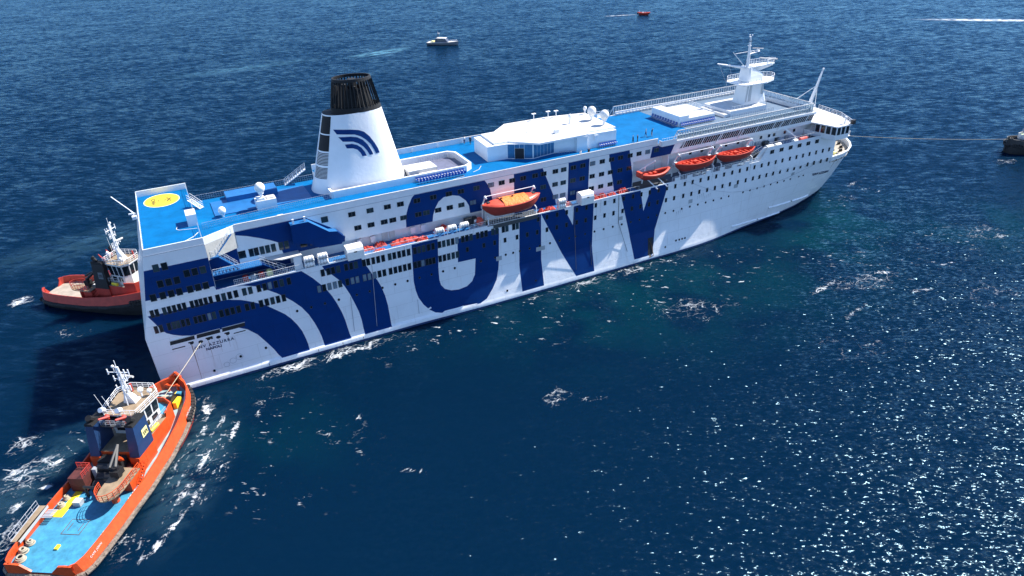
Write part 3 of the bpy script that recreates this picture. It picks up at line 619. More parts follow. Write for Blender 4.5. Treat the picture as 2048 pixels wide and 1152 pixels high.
for x0, x1, z0, z1 in ((66.6,68.6,9.0,9.9),(57.8,59.0,9.2,10.1),(104.6,105.7,11.0,11.9),(86.3,87.2,11.2,12.0),(117.5,118.7,11.9,12.8),(135.8,136.8,11.2,12.0)):
    b = MB(); b.add([(x,-hull_y(x,z)-.02,z) for x,z in ((x0,z0),(x1,z0),(x1,z1),(x0,z1))], [(0,1,2,3)], 'steel'); b.build('vent_grille', ferry)

# ------------------------------------------------------------------ funnel
def fun_sec(z):
    cx = interp(z, [25,38.4], [37.1,37.55]); a = interp(z, [25,28,38.4], [8.75,7.85,5.2]); w = interp(z, [25,28,38.4], [4.5,4.1,3.0]); return cx, a, w
def fun_pt(z, t, off=0.0, n_=2.5):
    cx, a, w = fun_sec(z); c, s_ = math.cos(t), math.sin(t)
    return (cx + (a+off)*math.copysign(abs(c)**(2/n_), c), (w+off)*math.copysign(abs(s_)**(2/n_), s_), z)
b = MB(); nseg = 56
zs = [25,26,28,30.5,33,35.7,38.4]
b.loft([[fun_pt(z, 2*math.pi*i/nseg) for i in range(nseg)] for z in zs], 'funnel_white', closed=True)
b.add([fun_pt(38.4, 2*math.pi*i/nseg) for i in range(nseg)], [tuple(range(nseg))], 'soot')
funnel = b.build('funnel', ferry, smooth=True)
def cage_pt(z, t, off=0.0):
    cx = interp(z, [38.4,43.9], [38.35,38.2]); a = interp(z, [38.4,43.9], [4.45,3.3]); w = interp(z, [38.4,43.9], [2.95,2.5])
    return (cx + (a+off)*math.cos(t), (w+off)*math.sin(t), z)
b = MB()
for z0, z1 in ((38.38,39.2),(43.45,43.95)):
    n = 40; b.loft([[cage_pt(z0,2*math.pi*i/n,.06) for i in range(n)],[cage_pt(z1,2*math.pi*i/n,.06) for i in range(n)],[cage_pt(z1,2*math.pi*i/n,-.18) for i in range(n)],[cage_pt(z0,2*math.pi*i/n,-.18) for i in range(n)]], 'soot', closed=True)
b.build('cage_ring', funnel)
for i in range(40):
    t = 2*math.pi*i/40; b = MB(); b.tube(cage_pt(39.1,t), cage_pt(43.5,t), 0.13, 'soot', 4); b.build('cage_rib', funnel)
for i, (x, y, r, h, k) in enumerate([(36.4,0.9,.55,43.2,'soot'),(36.6,-.9,.5,43.0,'soot'),(38.2,0,.75,43.6,'soot'),(39.9,.8,.45,42.9,'rust'),(39.8,-.9,.5,43.3,'soot'),(38.1,-1.7,.35,42.6,'soot'),(35.2,0,.4,42.7,'soot')]):
    b = MB(); b.tube((x,y,38.4),(x,y,h),r,k,10); b.build('exhaust_pipe', funnel)
b = MB(); n = 24; b.loft([[cage_pt(z,2*math.pi*i/n,-1.0) for i in range(n)] for z in (38.5,42.2)], 'soot', closed=True); b.build('inner_casing', funnel)
# black vents and louvres on the after end
for j, (z0, z1, k) in enumerate([(38.2,35.3,'soot'),(35.1,32.4,'soot'),(32.1,29.9,'void'),(29.6,27.6,'void')]):
    b = MB(); ts = [math.pi*(1.01 + 0.035*i) for i in range(7)]
    if j < 2:
        b.loft([[fun_pt(z0,t,.03) for t in ts],[fun_pt(z1,t,.03) for t in ts]], k)
    else:
        m_ = 9
        for q in range(m_):
            za = z0 + (z1-z0)*q/m_; zb_ = z0 + (z1-z0)*(q+.55)/m_
            b.loft([[fun_pt(za,t,.05) for t in ts],[fun_pt(zb_,t,.05) for t in ts]], k)
    b.build('funnel_vent', funnel)
def fun_y(x, z):
    cx, a, w = fun_sec(z); q = min(.999, abs((x-cx)/a)); return w*(1-q**2.5)**(1/2.5)
for pl in ([(33.18,36.08),(34.3,35.99),(36.04,35.8),(37.35,35.55),(38.29,35.1),(39.16,34.15),(39.88,32.92),(40.36,31.83),(40.55,31.01),(39.85,31.02),(39.59,31.85),(39.13,32.82),(38.4,33.72),(37.6,34.4),(36.56,34.89),(35.03,35.09),(33.62,35.26)],
           [(33.78,34.76),(35.84,34.62),(36.92,34.36),(37.84,33.77),(38.59,32.8),(39.06,31.83),(39.33,30.95),(38.64,30.96),(38.31,31.78),(37.76,32.61),(36.96,33.29),(36.13,33.72),(34.38,33.94)],
           [(34.62,33.4),(35.85,33.37),(36.7,33.05),(37.39,32.45),(37.84,31.7),(38.1,30.92),(37.3,30.97),(37.09,31.61),(36.61,32.25),(35.94,32.58),(34.84,32.72)]):
    o = livery('funnel_emblem_stripe', pl, fun_y, cuts_z=[30.5+.5*i for i in range(12)], cuts_x=[33+.6*i for i in range(13)], off=0.04); o.parent = funnel

# ------------------------------------------------------------------ deck fittings aft of the funnel
b = MB(); b.prism([(11.4,-3.3),(27.5,-3.6),(27.5,3.6),(11.4,3.6)], 25.03, 25.16, 'deck_aqua'); b.build('raised_deck_panel', ferry)
b = MB(); b.box(14.1,22.7,1.95,5.4,25.03,26.05,'deck_aqua'); b.build('skylight_casing', ferry)
b = MB(); b.box(18.1,21.4,-4.7,-2.6,25.03,26.7,'house_white','roof_white'); b.box(18.3,19.6,-4.5,-3.2,26.7,27.1,'house_white'); b.box(20,21.2,-4.2,-3.0,26.7,26.9,'roof_white'); b.build('ventilation_house', ferry)
def dome(x, y, z, r, h, nm='satellite_dome', parent=None):
    b = MB(); b.tube((x,y,z),(x,y,z+h),r*.28,'rail_white',8); b.tube((x,y,z+h*.75),(x,y,z+h),r*.55,'rail_white',10)
    secs = []
    for j in range(11):
        t = math.pi*j/10; rr = max(.02, r*math.sin(t)); secs.append([(x+rr*math.cos(2*math.pi*i/16), y+rr*math.sin(2*math.pi*i/16), z+h+r*.9+r*1.1*math.cos(t)) for i in range(16)])
    b.loft(secs, 'canister', closed=True); return b.build(nm, parent or ferry, smooth=True)
dome(19.2,-3.9,26.9,0.85,1.1); dome(12.6,-3.9,25.03,0.62,0.5)
b = MB(); b.rail([(9,-7.9,25.03),(16.2,-7.2,25.03),(30.7,-5.9,25.03)], 1.1, 'rail_grey', 0.35, 3, .025); b.build('railing', ferry)
b = MB(); b.rail([(9.2,5.7,25.03),(30.8,5.7,25.03)], 1.1, 'rail_grey', 0.4, 3, .03); b.build('railing', ferry)
b = MB(); b.box(20.3,21.2,-10.9,-10.2,25.03,25.9,'roof_white'); b.build('deck_locker', ferry)
for x, y in ((18.2,-10.8),(22.6,-10.8),(15.6,-10.9),(33.5,-10.6),(47.4,-10.8),(61,-10.8)):
    b = MB(); b.box(x-.35,x+.35,y-.18,y+.18,25.03,25.3,'roof_white'); b.build('vent_head', ferry)
def stair(p0, p1, width, k, kr, name, parent=None, steps=10):
    """straight flight from p0 (bottom) to p1 (top), width to port of the line"""
    b = MB(); p0 = Vector(p0); p1 = Vector(p1); d = p1-p0
    side = Vector((-d.y, d.x, 0)); side = side.normalized()*width if side.length > 0 else Vector((0,width,0))
    for o_ in (Vector((0,0,0)), side):
        b.tube(p0+o_, p1+o_, .09, k, 4)
        for hh in (.5, 1.0): b.tube(p0+o_+Vector((0,0,hh)), p1+o_+Vector((0,0,hh)), .03, kr, 4)
        for i in range(0, steps+1, 2): q = p0+o_+d*i/steps; b.tube(q, q+Vector((0,0,1.0)), .03, kr, 4)
    fx = Vector((d.x, d.y, 0)).normalized()*.14
    for i in range(steps):
        q = p0 + d*(i+.5)/steps; b.add([q-fx, q+fx, q+fx+side, q-fx+side], [(0,1,2,3)], k)
    return b.build(name, parent or ferry)
stair((24.6,5.4,25.03),(28.6,4.6,27.6),0.9,'rail_white','rail_white','stairway')
stair((10.2,2.0,25.1),(8.6,4.0,26.3),0.8,'rail_white','rail_white','stairway')
# external stairs, platforms and canopy in the starboard quarter recess
stair((9.8,-13.2,22.5),(12.7,-12.0,25.0),0.8,'deck_aqua','rail_white','stairway')
stair((12.6,-13.5,19.5),(9.8,-13.5,22.45),-0.9,'deck_aqua','rail_white','stairway')
stair((19.7,-13.4,16.8),(15.9,-13.4,19.45),-1.2,'livery_blue','rail_white','stairway', steps=12)
b = MB(); b.box(8.55,10.1,-13.7,-12.2,22.3,22.45,'deck_aqua'); b.rail([(8.6,-13.6,22.45),(9.7,-13.6,22.45)],1.0,'rail_white',.5); b.build('stair_landing', ferry)
b = MB(); b.box(8.55,16.0,-13.75,-11.35,19.3,19.46,'deck_aqua'); b.build('stair_platform', ferry)
b = MB(); b.rail([(8.6,-13.7,19.46),(16.0,-13.7,19.46)], 1.0, 'rail_white', .3, 3, .025); b.build('railing', ferry)
b = MB(); b.rail([(11.3,-13.7,16.85),(22.3,-13.7,16.85)], 1.1, 'rail_white', .28, 3, .025); b.build('railing', ferry)
b = MB(); b.prism([(16.9,-11.35),(22.3,-11.35),(22.5,-13.5),(19.2,-13.6),(17.2,-12.4)], 19.35, 19.5, 'roof_white'); b.box(21.0,22.3,-13.4,-13.3,16.75,19.35,'house_white'); b.build('canopy', ferry)
for x, z, k in ((13.2,17.1,'net_red'),(14.4,17.0,'cloth_grey'),(15.7,17.1,'net_red'),(17.0,17.2,'yellow_pale')):
    b = MB(); b.box(x-.45,x+.45,-13.0,-12.2,16.75,z+.5,k); b.ball((x,-12.6,z+.5),.42,k,8,5,.5); b.build('deck_bin', ferry)
b = MB(); b.xz([(21.7,24.68),(24.55,24.66),(27.67,22.15),(29.0,21.9),(30.1,20.6),(29.4,19.5),(25.6,19.7),(24.0,20.9),(21.6,21.3)], -12.8, -11.31, 'livery_blue', 'livery_blue'); cas = b.build('stair_casing', ferry)
b = MB()
for (x0,z0,x1,z1) in ((21.7,24.70,24.55,24.68),(24.55,24.68,27.67,22.17),(27.67,22.17,29.0,21.93)):
    b.add([(x0,-12.8,z0),(x1,-12.8,z1),(x1,-11.35,z1),(x0,-11.35,z0)], [(0,1,2,3)], 'deck_aqua')
b.build('casing_top', cas)
b = MB(); b.box(22.1,22.4,-12.6,-12.3,24.7,25.5,'rail_white'); b.box(24.0,24.3,-12.4,-12.1,24.7,25.5,'rail_white'); b.build('davit_post', ferry)

# ------------------------------------------------------------------ walled terrace forward of the funnel
b = MB()
outl = [(30.4,-5.75),(56.3,-5.75),(57.8,-4.6),(57.9,3.0),(56.6,4.4),(30.4,4.4)]; inn = [(30.8,-5.35),(56.1,-5.35),(57.4,-4.4),(57.5,2.8),(56.4,4.0),(30.8,4.0)]
n = 6
b.loft([[(x,y,25.03) for x,y in outl],[(x,y,26.3) for x,y in outl],[(x,y,26.3) for x,y in inn],[(x,y,25.05) for x,y in inn]], 'house_white', closed=True); b.build('terrace_wall', ferry)
b = MB(); b.add([(x,y,25.06) for x,y in inn], [tuple(range(6))], 'deck_mauve'); b.build('terrace_floor', ferry)
b = MB(); b.box(45.7,51.3,-3.4,0.4,25.06,26.35,'roof_white'); b.box(47.6,51.2,-4.4,-3.4,25.06,25.7,'roof_white'); b.build('terrace_house', ferry)
b = MB(); b.rail([(50,3.4,25.06),(56.6,3.4,25.06),(57.0,-3.8,25.06)], 1.0, 'rail_grey', .5, 3, .02); b.build('railing', ferry)
b = MB(); b.path([(44.5,-8.9,25.06),(50.5,-9.0,25.06),(53.5,-8.0,25.06),(55,-7.6,25.06)],.05,'roof_white'); b.build('fire_hose', ferry)
b = MB(); b.path([(57.2,-6.6,25.06),(58.8,-5.8,25.06),(60.0,-4.2,25.06)],.05,'roof_white'); b.build('fire_hose', ferry)

# ------------------------------------------------------------------ glazed deckhouse
roof = [(63.8,-2.4),(66.8,-2.7),(71.3,-7.2),(74.6,-7.2),(82.6,-7.2),(82.6,-5.6),(90.0,-6.0),(90.6,6.6),(82.4,8.3),(71.6,8.5),(67.2,4.6),(64.3,4.6)]
base = [(62.1,-2.9),(66.2,-3.2),(70.6,-5.9),(75.9,-5.1),(79.9,-6.2),(80.0,-7.1),(82.3,-7.3),(82.4,-6.4),(89.6,-6.9),(90.0,6.6),(82.4,8.2),(71.6,8.4),(67.2,4.6),(62.6,4.4)]
b = MB(); b.prism(base, 25.03, 28.05, 'house_white'); dh = b.build('deckhouse', ferry)
b = MB(); b.prism(roof, 28.05, 28.4, 'house_white', 'roof_white'); b.build('roof', dh)
def glass_wall(p0, p1, z0, z1, n, nm, parent, pane='glass_blue', off=0.04):
    d = Vector((p1[0]-p0[0], p1[1]-p0[1], 0)); nv = Vector((d.y, -d.x, 0)).normalized()*off
    for i in range(n):
        a = Vector((*p0,0)) + d*i/n + nv + d.normalized()*.04; c = Vector((*p0,0)) + d*(i+1)/n + nv - d.normalized()*.04
        b = MB(); b.add([(a.x,a.y,z0),(c.x,c.y,z0),(c.x,c.y,z1),(a.x,a.y,z1)], [(0,1,2,3)], pane)
        b.add([(a.x,a.y,z0),(c.x,c.y,z0),(c.x-nv.x,c.y-nv.y,z0),(a.x-nv.x,a.y-nv.y,z0),(a.x,a.y,z1),(c.x,c.y,z1),(c.x-nv.x,c.y-nv.y,z1),(a.x-nv.x,a.y-nv.y,z1)], [(0,3,2,1),(4,5,6,7),(0,4,7,3),(1,2,6,5)], 'frame_dark'); b.build(nm, parent)
glass_wall((66.3,-3.26),(67.5,-4.0),25.2,27.95,1,'glass_pane',dh); glass_wall((67.5,-4.0),(69.1,-4.98),25.08,27.2,1,'glass_door',dh,'void'); glass_wall((67.5,-4.0),(69.1,-4.98),27.25,27.95,2,'glass_pane',dh)
glass_wall((69.1,-4.98),(70.5,-5.84),25.2,27.95,1,'glass_pane',dh); glass_wall((70.7,-5.88),(75.8,-5.1),25.2,27.95,6,'glass_pane',dh)
b = MB(); b.xz([(62.1,25.03),(63.9,28.05),(63.6,28.05)], -2.92, -2.75, 'house_white'); b.build('wing_wall', dh)
for x, y, r, h in ((90.0,5.6,.42,.9),(88.7,1.0,.95,1.0),(88.9,-3.4,.95,1.2)): dome(x,y,28.4,r,h)
b = MB(); b.box(77.0,77.9,-3.6,-2.8,28.4,29.2,'house_white'); b.build('roof_vent', ferry)
b = MB(); b.tube((83.4,1.2,28.4),(83.4,1.2,29.6),.2,'rail_white',8); b.ball((83.4,1.2,29.9),.42,'rail_white',8,5,1.3); b.build('roof_vent', ferry)
for x, y in ((78.3,7.6),(81.8,7.5),(83.5,7.0)):
    b = MB(); b.tube((x,y,28.4),(x,y,29.7),.08,'rail_white'); b.box(x-.45,x+.45,y-.3,y+.3,29.7,29.82,'rail_white'); b.build('roof_antenna', ferry)
for x, y, h in ((70.5,-3.5,2.0),(73.6,-4.2,1.6),(82,-4.6,2.2),(82.8,-4.3,1.8),(66,-1.2,.9)):
    b = MB(); b.tube((x,y,28.4),(x,y,28.4+h),.035,'rail_grey'); b.build('whip_aerial', ferry)
for x, y in ((69.5,3.5),(73,0.5),(76,4.2),(79.5,-1.2),(85,2.5)):
    b = MB(); b.box(x-1.4,x+1.4,y-.04,y+.04,28.4,28.46,'steel'); b.build('roof_conduit', ferry)
b = MB(); b.rail([(79.0,-6.8,25.03),(76.5,-6.0,25.03)],.5,'rail_grey',.5,1); b.build('bench', ferry)
b = MB(); b.box(84.4,85.2,-6.75,-6.6,26.6,27.7,'house_white'); b.build('wall_cabinet', dh)

# ------------------------------------------------------------------ forward sun deck: house, mast house, screens
b = MB(); b.box(108.3,110.9,-4.3,5.5,25.03,27.3,'house_white','roof_white'); b.box(110.9,118.4,-4.3,5.5,25.03,26.6,'house_white','roof_white'); b.build('skylight_house', ferry)
b = MB(); b.rail([(111,5.3,26.6),(118.2,5.3,26.6),(118.2,-4.1,26.6)],1.0,'rail_white',1.1); b.build('railing', ferry)
b = MB(); b.rail([(112,-4.1,26.6),(116.5,-4.1,26.6)],1.0,'rail_grey',1.0,2,.02); b.build('railing', ferry)
b = MB(); b.box(123,134,-4.5,4.5,25.03,26.3,'house_white','roof_white'); b.box(121.5,123,-4.2,4.2,25.03,25.7,'house_white','roof_white'); b.build('mast_house', ferry)
b = MB(); b.rail([(123.2,-4.4,26.3),(133.9,-4.4,26.3),(133.9,4.4,26.3)],1.0,'rail_white',.9); b.build('railing', ferry)
b = MB(); b.rail([(122,-6.2,25.03),(134.5,-6.2,25.03)],1.0,'rail_grey',.7); b.build('railing', ferry)
def screen(pts, z0, z1, spacing, rake=0.0):
    sc_ = MB(); fr = MB()
    for (x0,y0), (x1,y1) in zip(pts, pts[1:]):
        d = Vector((x1-x0,y1-y0,0)); n = int(d.length/spacing)
        sc_.add([(x0,y0,z0+.05),(x1,y1,z0+.05),(x1,y1,z1-.05),(x0,y0,z1-.05)], [(0,1,2,3)], 'screen_glass')
        for i in range(n+1):
            p = Vector((x0,y0,0)) + d*i/n; fr.tube((p.x,p.y,z0),(p.x,p.y,z1),.055 if i % 3 else .08,'rail_white',4)
        fr.tube((x0,y0,z1),(x1,y1,z1),.11,'roof_white',4); fr.tube((x0,y0,z0+.12),(x1,y1,z0+.12),.08,'rail_white',4)
    g = fr.build('windscreen', ferry); sc_.build('glass', g); return g
screen([(101.8,-11.5),(141.4,-11.5)], 25.03, 27.0, .72); screen([(101.8,11.5),(141.4,11.5)], 25.03, 27.0, .72); screen([(141.5,-11.4),(141.5,11.4)], 25.03, 27.0, .72)
for sg in (-1,1):
    b = MB(); b.path([(100.6,sg*11.5,25.05),(101.8,sg*11.5,27.0)],.1,'roof_white'); b.build('screen_end', ferry)
    b = MB(); b.box(97.2,101.0,sg*11.9-.5,sg*11.9+.5,24.85,25.0,'house_white'); b.box(97.2,101.0,sg*12.38-.05,sg*12.38+.05,24.6,25.75,'house_white'); b.box(97.15,97.25,sg*11.9-.5,sg*11.9+.5,24.6,25.75,'house_white'); b.rail([(97.2,sg*12.35,25.75),(101,sg*12.35,25.75)],.5,'rail_white',.6,1); b.build('side_platform', ferry)
    b = MB(); b.box(101.0,142.6,sg*11.55-.2,sg*11.55+.2,24.50,25.0,'house_white'); b.build('deck_overhang', ferry)
    b = MB()
    for i in range(40): b.box(102.2+i*.98,102.9+i*.98,sg*10.8-.14,sg*10.8+.14,25.4,25.48,'roof_white')
    b.box(102,141,sg*11.1-.12,sg*11.1+.12,25.03,25.9,'house_white'); b.build('windscreen_bench', ferry)
b = MB(); b.box(140.7,141.2,-11,11,25.03,25.9,'house_white'); b.build('windscreen_bench', ferry)
# raked lounge windows
lw = MB()
lw.add([(102.9,-11.33,23.02),(142.0,-11.33,23.02),(142.0,-11.62,24.48),(104.2,-11.62,24.48)], [(0,1,2,3)], 'glass_black')
lw.add([(102.9,-11.31,22.95),(142.0,-11.31,22.95),(142.0,-11.40,22.95),(102.9,-11.40,22.95),(142.0,-11.36,23.02),(102.9,-11.36,23.02)], [(0,1,2,3),(3,2,4,5)], 'house_white')
band = lw.build('lounge_window_band', ferry)
b = MB()
for i in range(60):
    x = 103.5 + i*.645
    b.tube((x,-11.37,23.02),(x+.55,-11.65,24.48),.06 if i % 8 else .14,'house_white',4)
b.build('mullion', band)['kind'] = 'stuff'
b = MB()
for x in (112.5,119,131): b.tube((x,-11.4,22.3),(x+1.2,-11.8,24.4),.12,'house_white',4)
b.build('lounge_strut', ferry)
for x in (100.2,111.8,123.0):
    b = MB(); b.box(x-.12,x+.12,-11.3,-9.3,18.6,22.2,'house_white'); b.build('web_frame', ferry)
b = MB(); b.xz([(133.5,22.2),(134.1,22.2),(138.5,19.4),(137.9,19.4)], -11.3, -11.1, 'house_white'); b.build('web_frame', ferry)

# ------------------------------------------------------------------ mast
b = MB()
def sec(z, x0, x1, y): return [(x0,-y,z),(x0+.5,-y-.15,z),(x1-1.0,-y,z),(x1,-y*.55,z),(x1,y*.55,z),(x1-1.0,y,z),(x0+.5,y+.15,z),(x0,y,z)]
b.loft([sec(26.3,129.3,136.9,1.95),sec(29.0,129.7,136.0,1.75),sec(31.2,130.0,135.6,1.6),sec(32.6,130.1,135.2,1.5)], 'house_white', closed=True)
b.loft([sec(32.6,130.1,135.2,1.5),[(130.2,-1.3,34.6),(130.7,-1.4,34.6),(131.5,-1.2,34.5),(132.2,-.8,34.3),(132.2,.8,34.3),(131.5,1.2,34.5),(130.7,1.4,34.6),(130.2,1.3,34.6)]], 'house_white', closed=True, cap=True)
mast = b.build('mast', ferry)
b = MB(); b.add([(129.55,-2.02,27.0),(131.2,-2.06,27.0),(131.3,-1.80,30.6),(130.1,-1.76,30.6)], [(0,1,2,3)], 'steel'); b.add([(134.4,-2.0,28.2),(135.2,-1.95,28.2),(135.0,-1.68,30.8),(134.5,-1.7,30.8)], [(0,1,2,3)], 'steel'); b.build('mast_grille', mast)
b = MB(); b.tube((130.9,0,34.4),(130.65,0,41.2),.42,'house_white',10,r1=.16); b.build('mast_pole', mast)
b = MB(); b.tube((130.2,0,41.2),(131.1,0,41.3),.05,'rail_white'); b.ball((130.3,0,41.6),.18,'rail_white',8,5); b.ball((131.1,0,41.5),.15,'rail_white',8,5); b.box(130.3,131,-.3,.3,39.2,39.3,'rail_white'); b.box(130.3,131,-.25,.25,40.2,40.3,'black'); b.build('mast_lights', mast)
def platform(poly, z, rk, h=1.0):
    b = MB(); b.prism(poly, z-.25, z, 'house_white'); b.rail([(x,y,z) for x,y in poly+[poly[0]]], h, rk, .8, 3, .035); return b.build('mast_platform', mast)
platform([(127.2,-2.3),(128.4,-3.3),(134,-3.5),(137.6,-2.2),(139.2,-.6),(139.2,.6),(137.6,2.2),(134,3.5),(128.4,3.3),(127.2,2.3)], 31.3, 'rail_white')
platform([(131.5,-1.3),(136.5,-1.3),(138.9,-.5),(138.9,.5),(136.5,1.3),(131.5,1.3)], 34.7, 'rail_white')
b = MB(); b.loft([[(131.5,-.6,34.4),(131.5,.6,34.4),(131.5,.6,32.9),(131.5,-.6,32.9)],[(138.4,-.4,34.4),(138.4,.4,34.4),(138.4,.4,34.1),(138.4,-.4,34.1)]], 'house_white', closed=True, cap=True); b.build('platform_bracket', mast)
b = MB(); b.tube((131,0,34.2),(121.5,0,36.3),.34,'house_white',6,r1=.10); b.build('gaff', mast)
b = MB(); b.tube((130.3,.3,34.6),(126.3,.4,38.2),.09,'rail_white',5); b.tube((127,.4,37.8),(134.2,.2,38.0),.06,'rail_white',5); b.build('aerial_spar', mast)
b = MB(); b.tube((137.2,0,34.7),(137.2,0,35.6),.2,'rail_white',8); b.box(136.0,138.4,-1.2,-.9,35.6,35.85,'roof_white'); b.tube((136.0,1.6,35.75),(138.3,-1.7,35.75),.14,'roof_white',6); b.build('radar_scanner', mast)
b = MB(); b.tube((131.0,0,37.4),(134,0,37.7),.14,'rail_white',6); b.tube((133.4,0,37.7),(133.4,0,38.3),.15,'rail_white',6); b.tube((132.6,.9,38.4),(134.2,-.9,38.4),.10,'roof_white',6); b.build('radar_scanner', mast)
b = MB(); b.tube((122,-.1,36.2),(126,-3,25.6),.015,'rail_grey',3); b.tube((125,-.1,35.6),(127.5,-2.5,26),.015,'rail_grey',3); b.build('halyard', mast)

# ------------------------------------------------------------------ bridge and wings
b = MB(); plan([(142,-9.3),(150.8,-9.3),(152.4,-5),(152.6,0)][:3], 18.6, 22.3, 'house_white', b); b.build('bridge_house', ferry)
for sg in (-1,1):
    wing = [(142.2,sg*9.4),(143.9,sg*17.1),(148.1,sg*17.1),(150.6,sg*9.4)]
    b = MB(); b.prism(wing, 19.3, 20.45, 'house_white'); w_ = b.build('bridge_wing', ferry)
    b = MB(); rw = [(141.6,sg*9.0),(142.2,sg*11.6),(143.6,sg*17.4),(148.5,sg*17.4),(151.6,sg*11.5),(152.8,sg*4),(152.9,sg*-.01),(141.6,sg*-.01)]
    b.prism(rw, 22.3, 22.55, 'house_white', 'roof_white'); b.build('roof', w_)
    b = MB(); b.rail([(143.7,sg*17.2,22.55),(148.3,sg*17.2,22.55),(151.4,sg*11.4,22.55),(152.6,sg*4,22.55)],1.0,'rail_white',1.2); b.rail([(143.7,sg*17.2,22.55),(142.4,sg*12,22.55)],1.0,'rail_grey',1.2); b.build('railing', w_)
    for (p0,p1,n) in (((143.9,17.1),(142.7,12.0),4),((143.9,17.1),(148.1,17.1),3),((148.1,17.1),(149.9,11.8),4)):
        for i in range(n):
            a = Vector((p0[0]+(p1[0]-p0[0])*(i+.06)/n, sg*(p0[1]+(p1[1]-p0[1])*(i+.06)/n),0)); c = Vector((p0[0]+(p1[0]-p0[0])*(i+.94)/n, sg*(p0[1]+(p1[1]-p0[1])*(i+.94)/n),0))
            b = MB(); b.add([(a.x,a.y,20.45),(c.x,c.y,20.45),(c.x,c.y,22.3),(a.x,a.y,22.3)], [(0,1,2,3)], 'glass_dark'); b.build('window', w_)
            b = MB(); b.tube((a.x,a.y,20.45),(a.x,a.y,22.3),.09,'house_white',4); b.tube((c.x,c.y,20.45),(c.x,c.y,22.3),.09,'house_white',4); b.build('window_post', w_)
    b = MB(); b.prism([(147.6,sg*16.9),(149.6,sg*16.6),(150.2,sg*14.2),(148.4,sg*14.6)], 19.4, 19.5, 'roof_white'); b.rail([(147.9,sg*16.8,19.5),(149.5,sg*16.5,19.5),(150.1,sg*14.3,19.5)],1.0,'rail_white',.8); b.build('wing_balcony', w_)
    b = MB(); b.box(148.2,149.0,sg*17.3-.4,sg*17.3+.4,22.55,23.5,'black'); b.build('side_light_box', w_)
    b = MB(); b.tube((147.2,sg*16.2,22.55),(147.2,sg*16.2,23.9),.16,'rail_white',6); b.ball((147.2,sg*16.2,24.0),.3,'rail_white',8,5); b.build('searchlight', w_)
stair((141.4,-11.0,18.7),(144.0,-11.6,22.3),0.9,'rail_white','rail_white','stairway')
b = MB(); b.box(144,149,-6,6,22.55,23.3,'house_white','roof_white'); b.rail([(144,-6,23.3),(149,-6,23.3)],.9,'rail_white',1.0); b.build('bridge_top_house', ferry)
b = MB(); b.loft([[(153.6,-.35,22.4),(154.4,-.3,22.4),(154.4,.3,22.4),(153.6,.35,22.4)],[(156.4,-.13,30.6),(156.7,-.12,30.6),(156.7,.12,30.6),(156.4,.13,30.6)]],'house_white',closed=True,cap=True)
b.tube((155.2,0,27.0),(149.5,1.8,23.4),.09,'house_white'); b.tube((155.6,0,27),(155.4,-.6,21.5),.07,'house_white'); b.ball((156.7,0,31.0),.25,'rail_white',8,5); b.box(152.2,155,-1,1,21.6,22.5,'house_white'); b.build('foremast', ferry)
# foredeck gear
def winch(x, y, rz):
    b = MB(); b.tube((0,-.9,.7),(0,.9,.7),.55,'black',10); b.tube((0,-1.0,.7),(0,-1.1,.7),.8,'black',12); b.tube((0,1.0,.7),(0,1.1,.7),.8,'black',12); b.box(-.6,.6,-1.8,-1.15,0,1.0,'yellow_pale'); b.box(-.7,.7,-1.2,1.2,0,.25,'frame_dark')
    b.build('mooring_winch', foredeck, loc=(x,y,12.35), rz=rz)
winch(152.6,-9.4,.3); winch(156.5,-5.2,1.0); winch(153,4.5,-.4); winch(160.2,-1.0,1.0)
for x, y in ((151.4,-11.6),(153.6,-11.2),(156.9,-9.4),(159.2,-7.6),(161.0,-5.4),(162.4,-3.0),(154.9,-7.4),(158.6,-3.4),(162.2,2.2)):
    b = MB(); b.tube((x-.3,y,12.35),(x-.3,y,13.0),.22,'black',8); b.tube((x+.3,y,12.35),(x+.3,y,13.0),.22,'black',8); b.box(x-.6,x+.6,y-.25,y+.25,12.35,12.45,'black'); b.build('mooring_bollard', foredeck)
b = MB(); b.tube((149.4,-12.9,12.4),(149.8,-10.4,18.6),.22,'house_white',6); b.build('wave_screen', foredeck)
for x, z in ((151.0,12.2),(153.2,12.2),(158.0,12.4),(160.0,12.4)):
    b = MB(); b.ball((x,-hull_y(x,z)+.05,z),.42,'void',10,6,.7); b.build('fairlead', ferry)

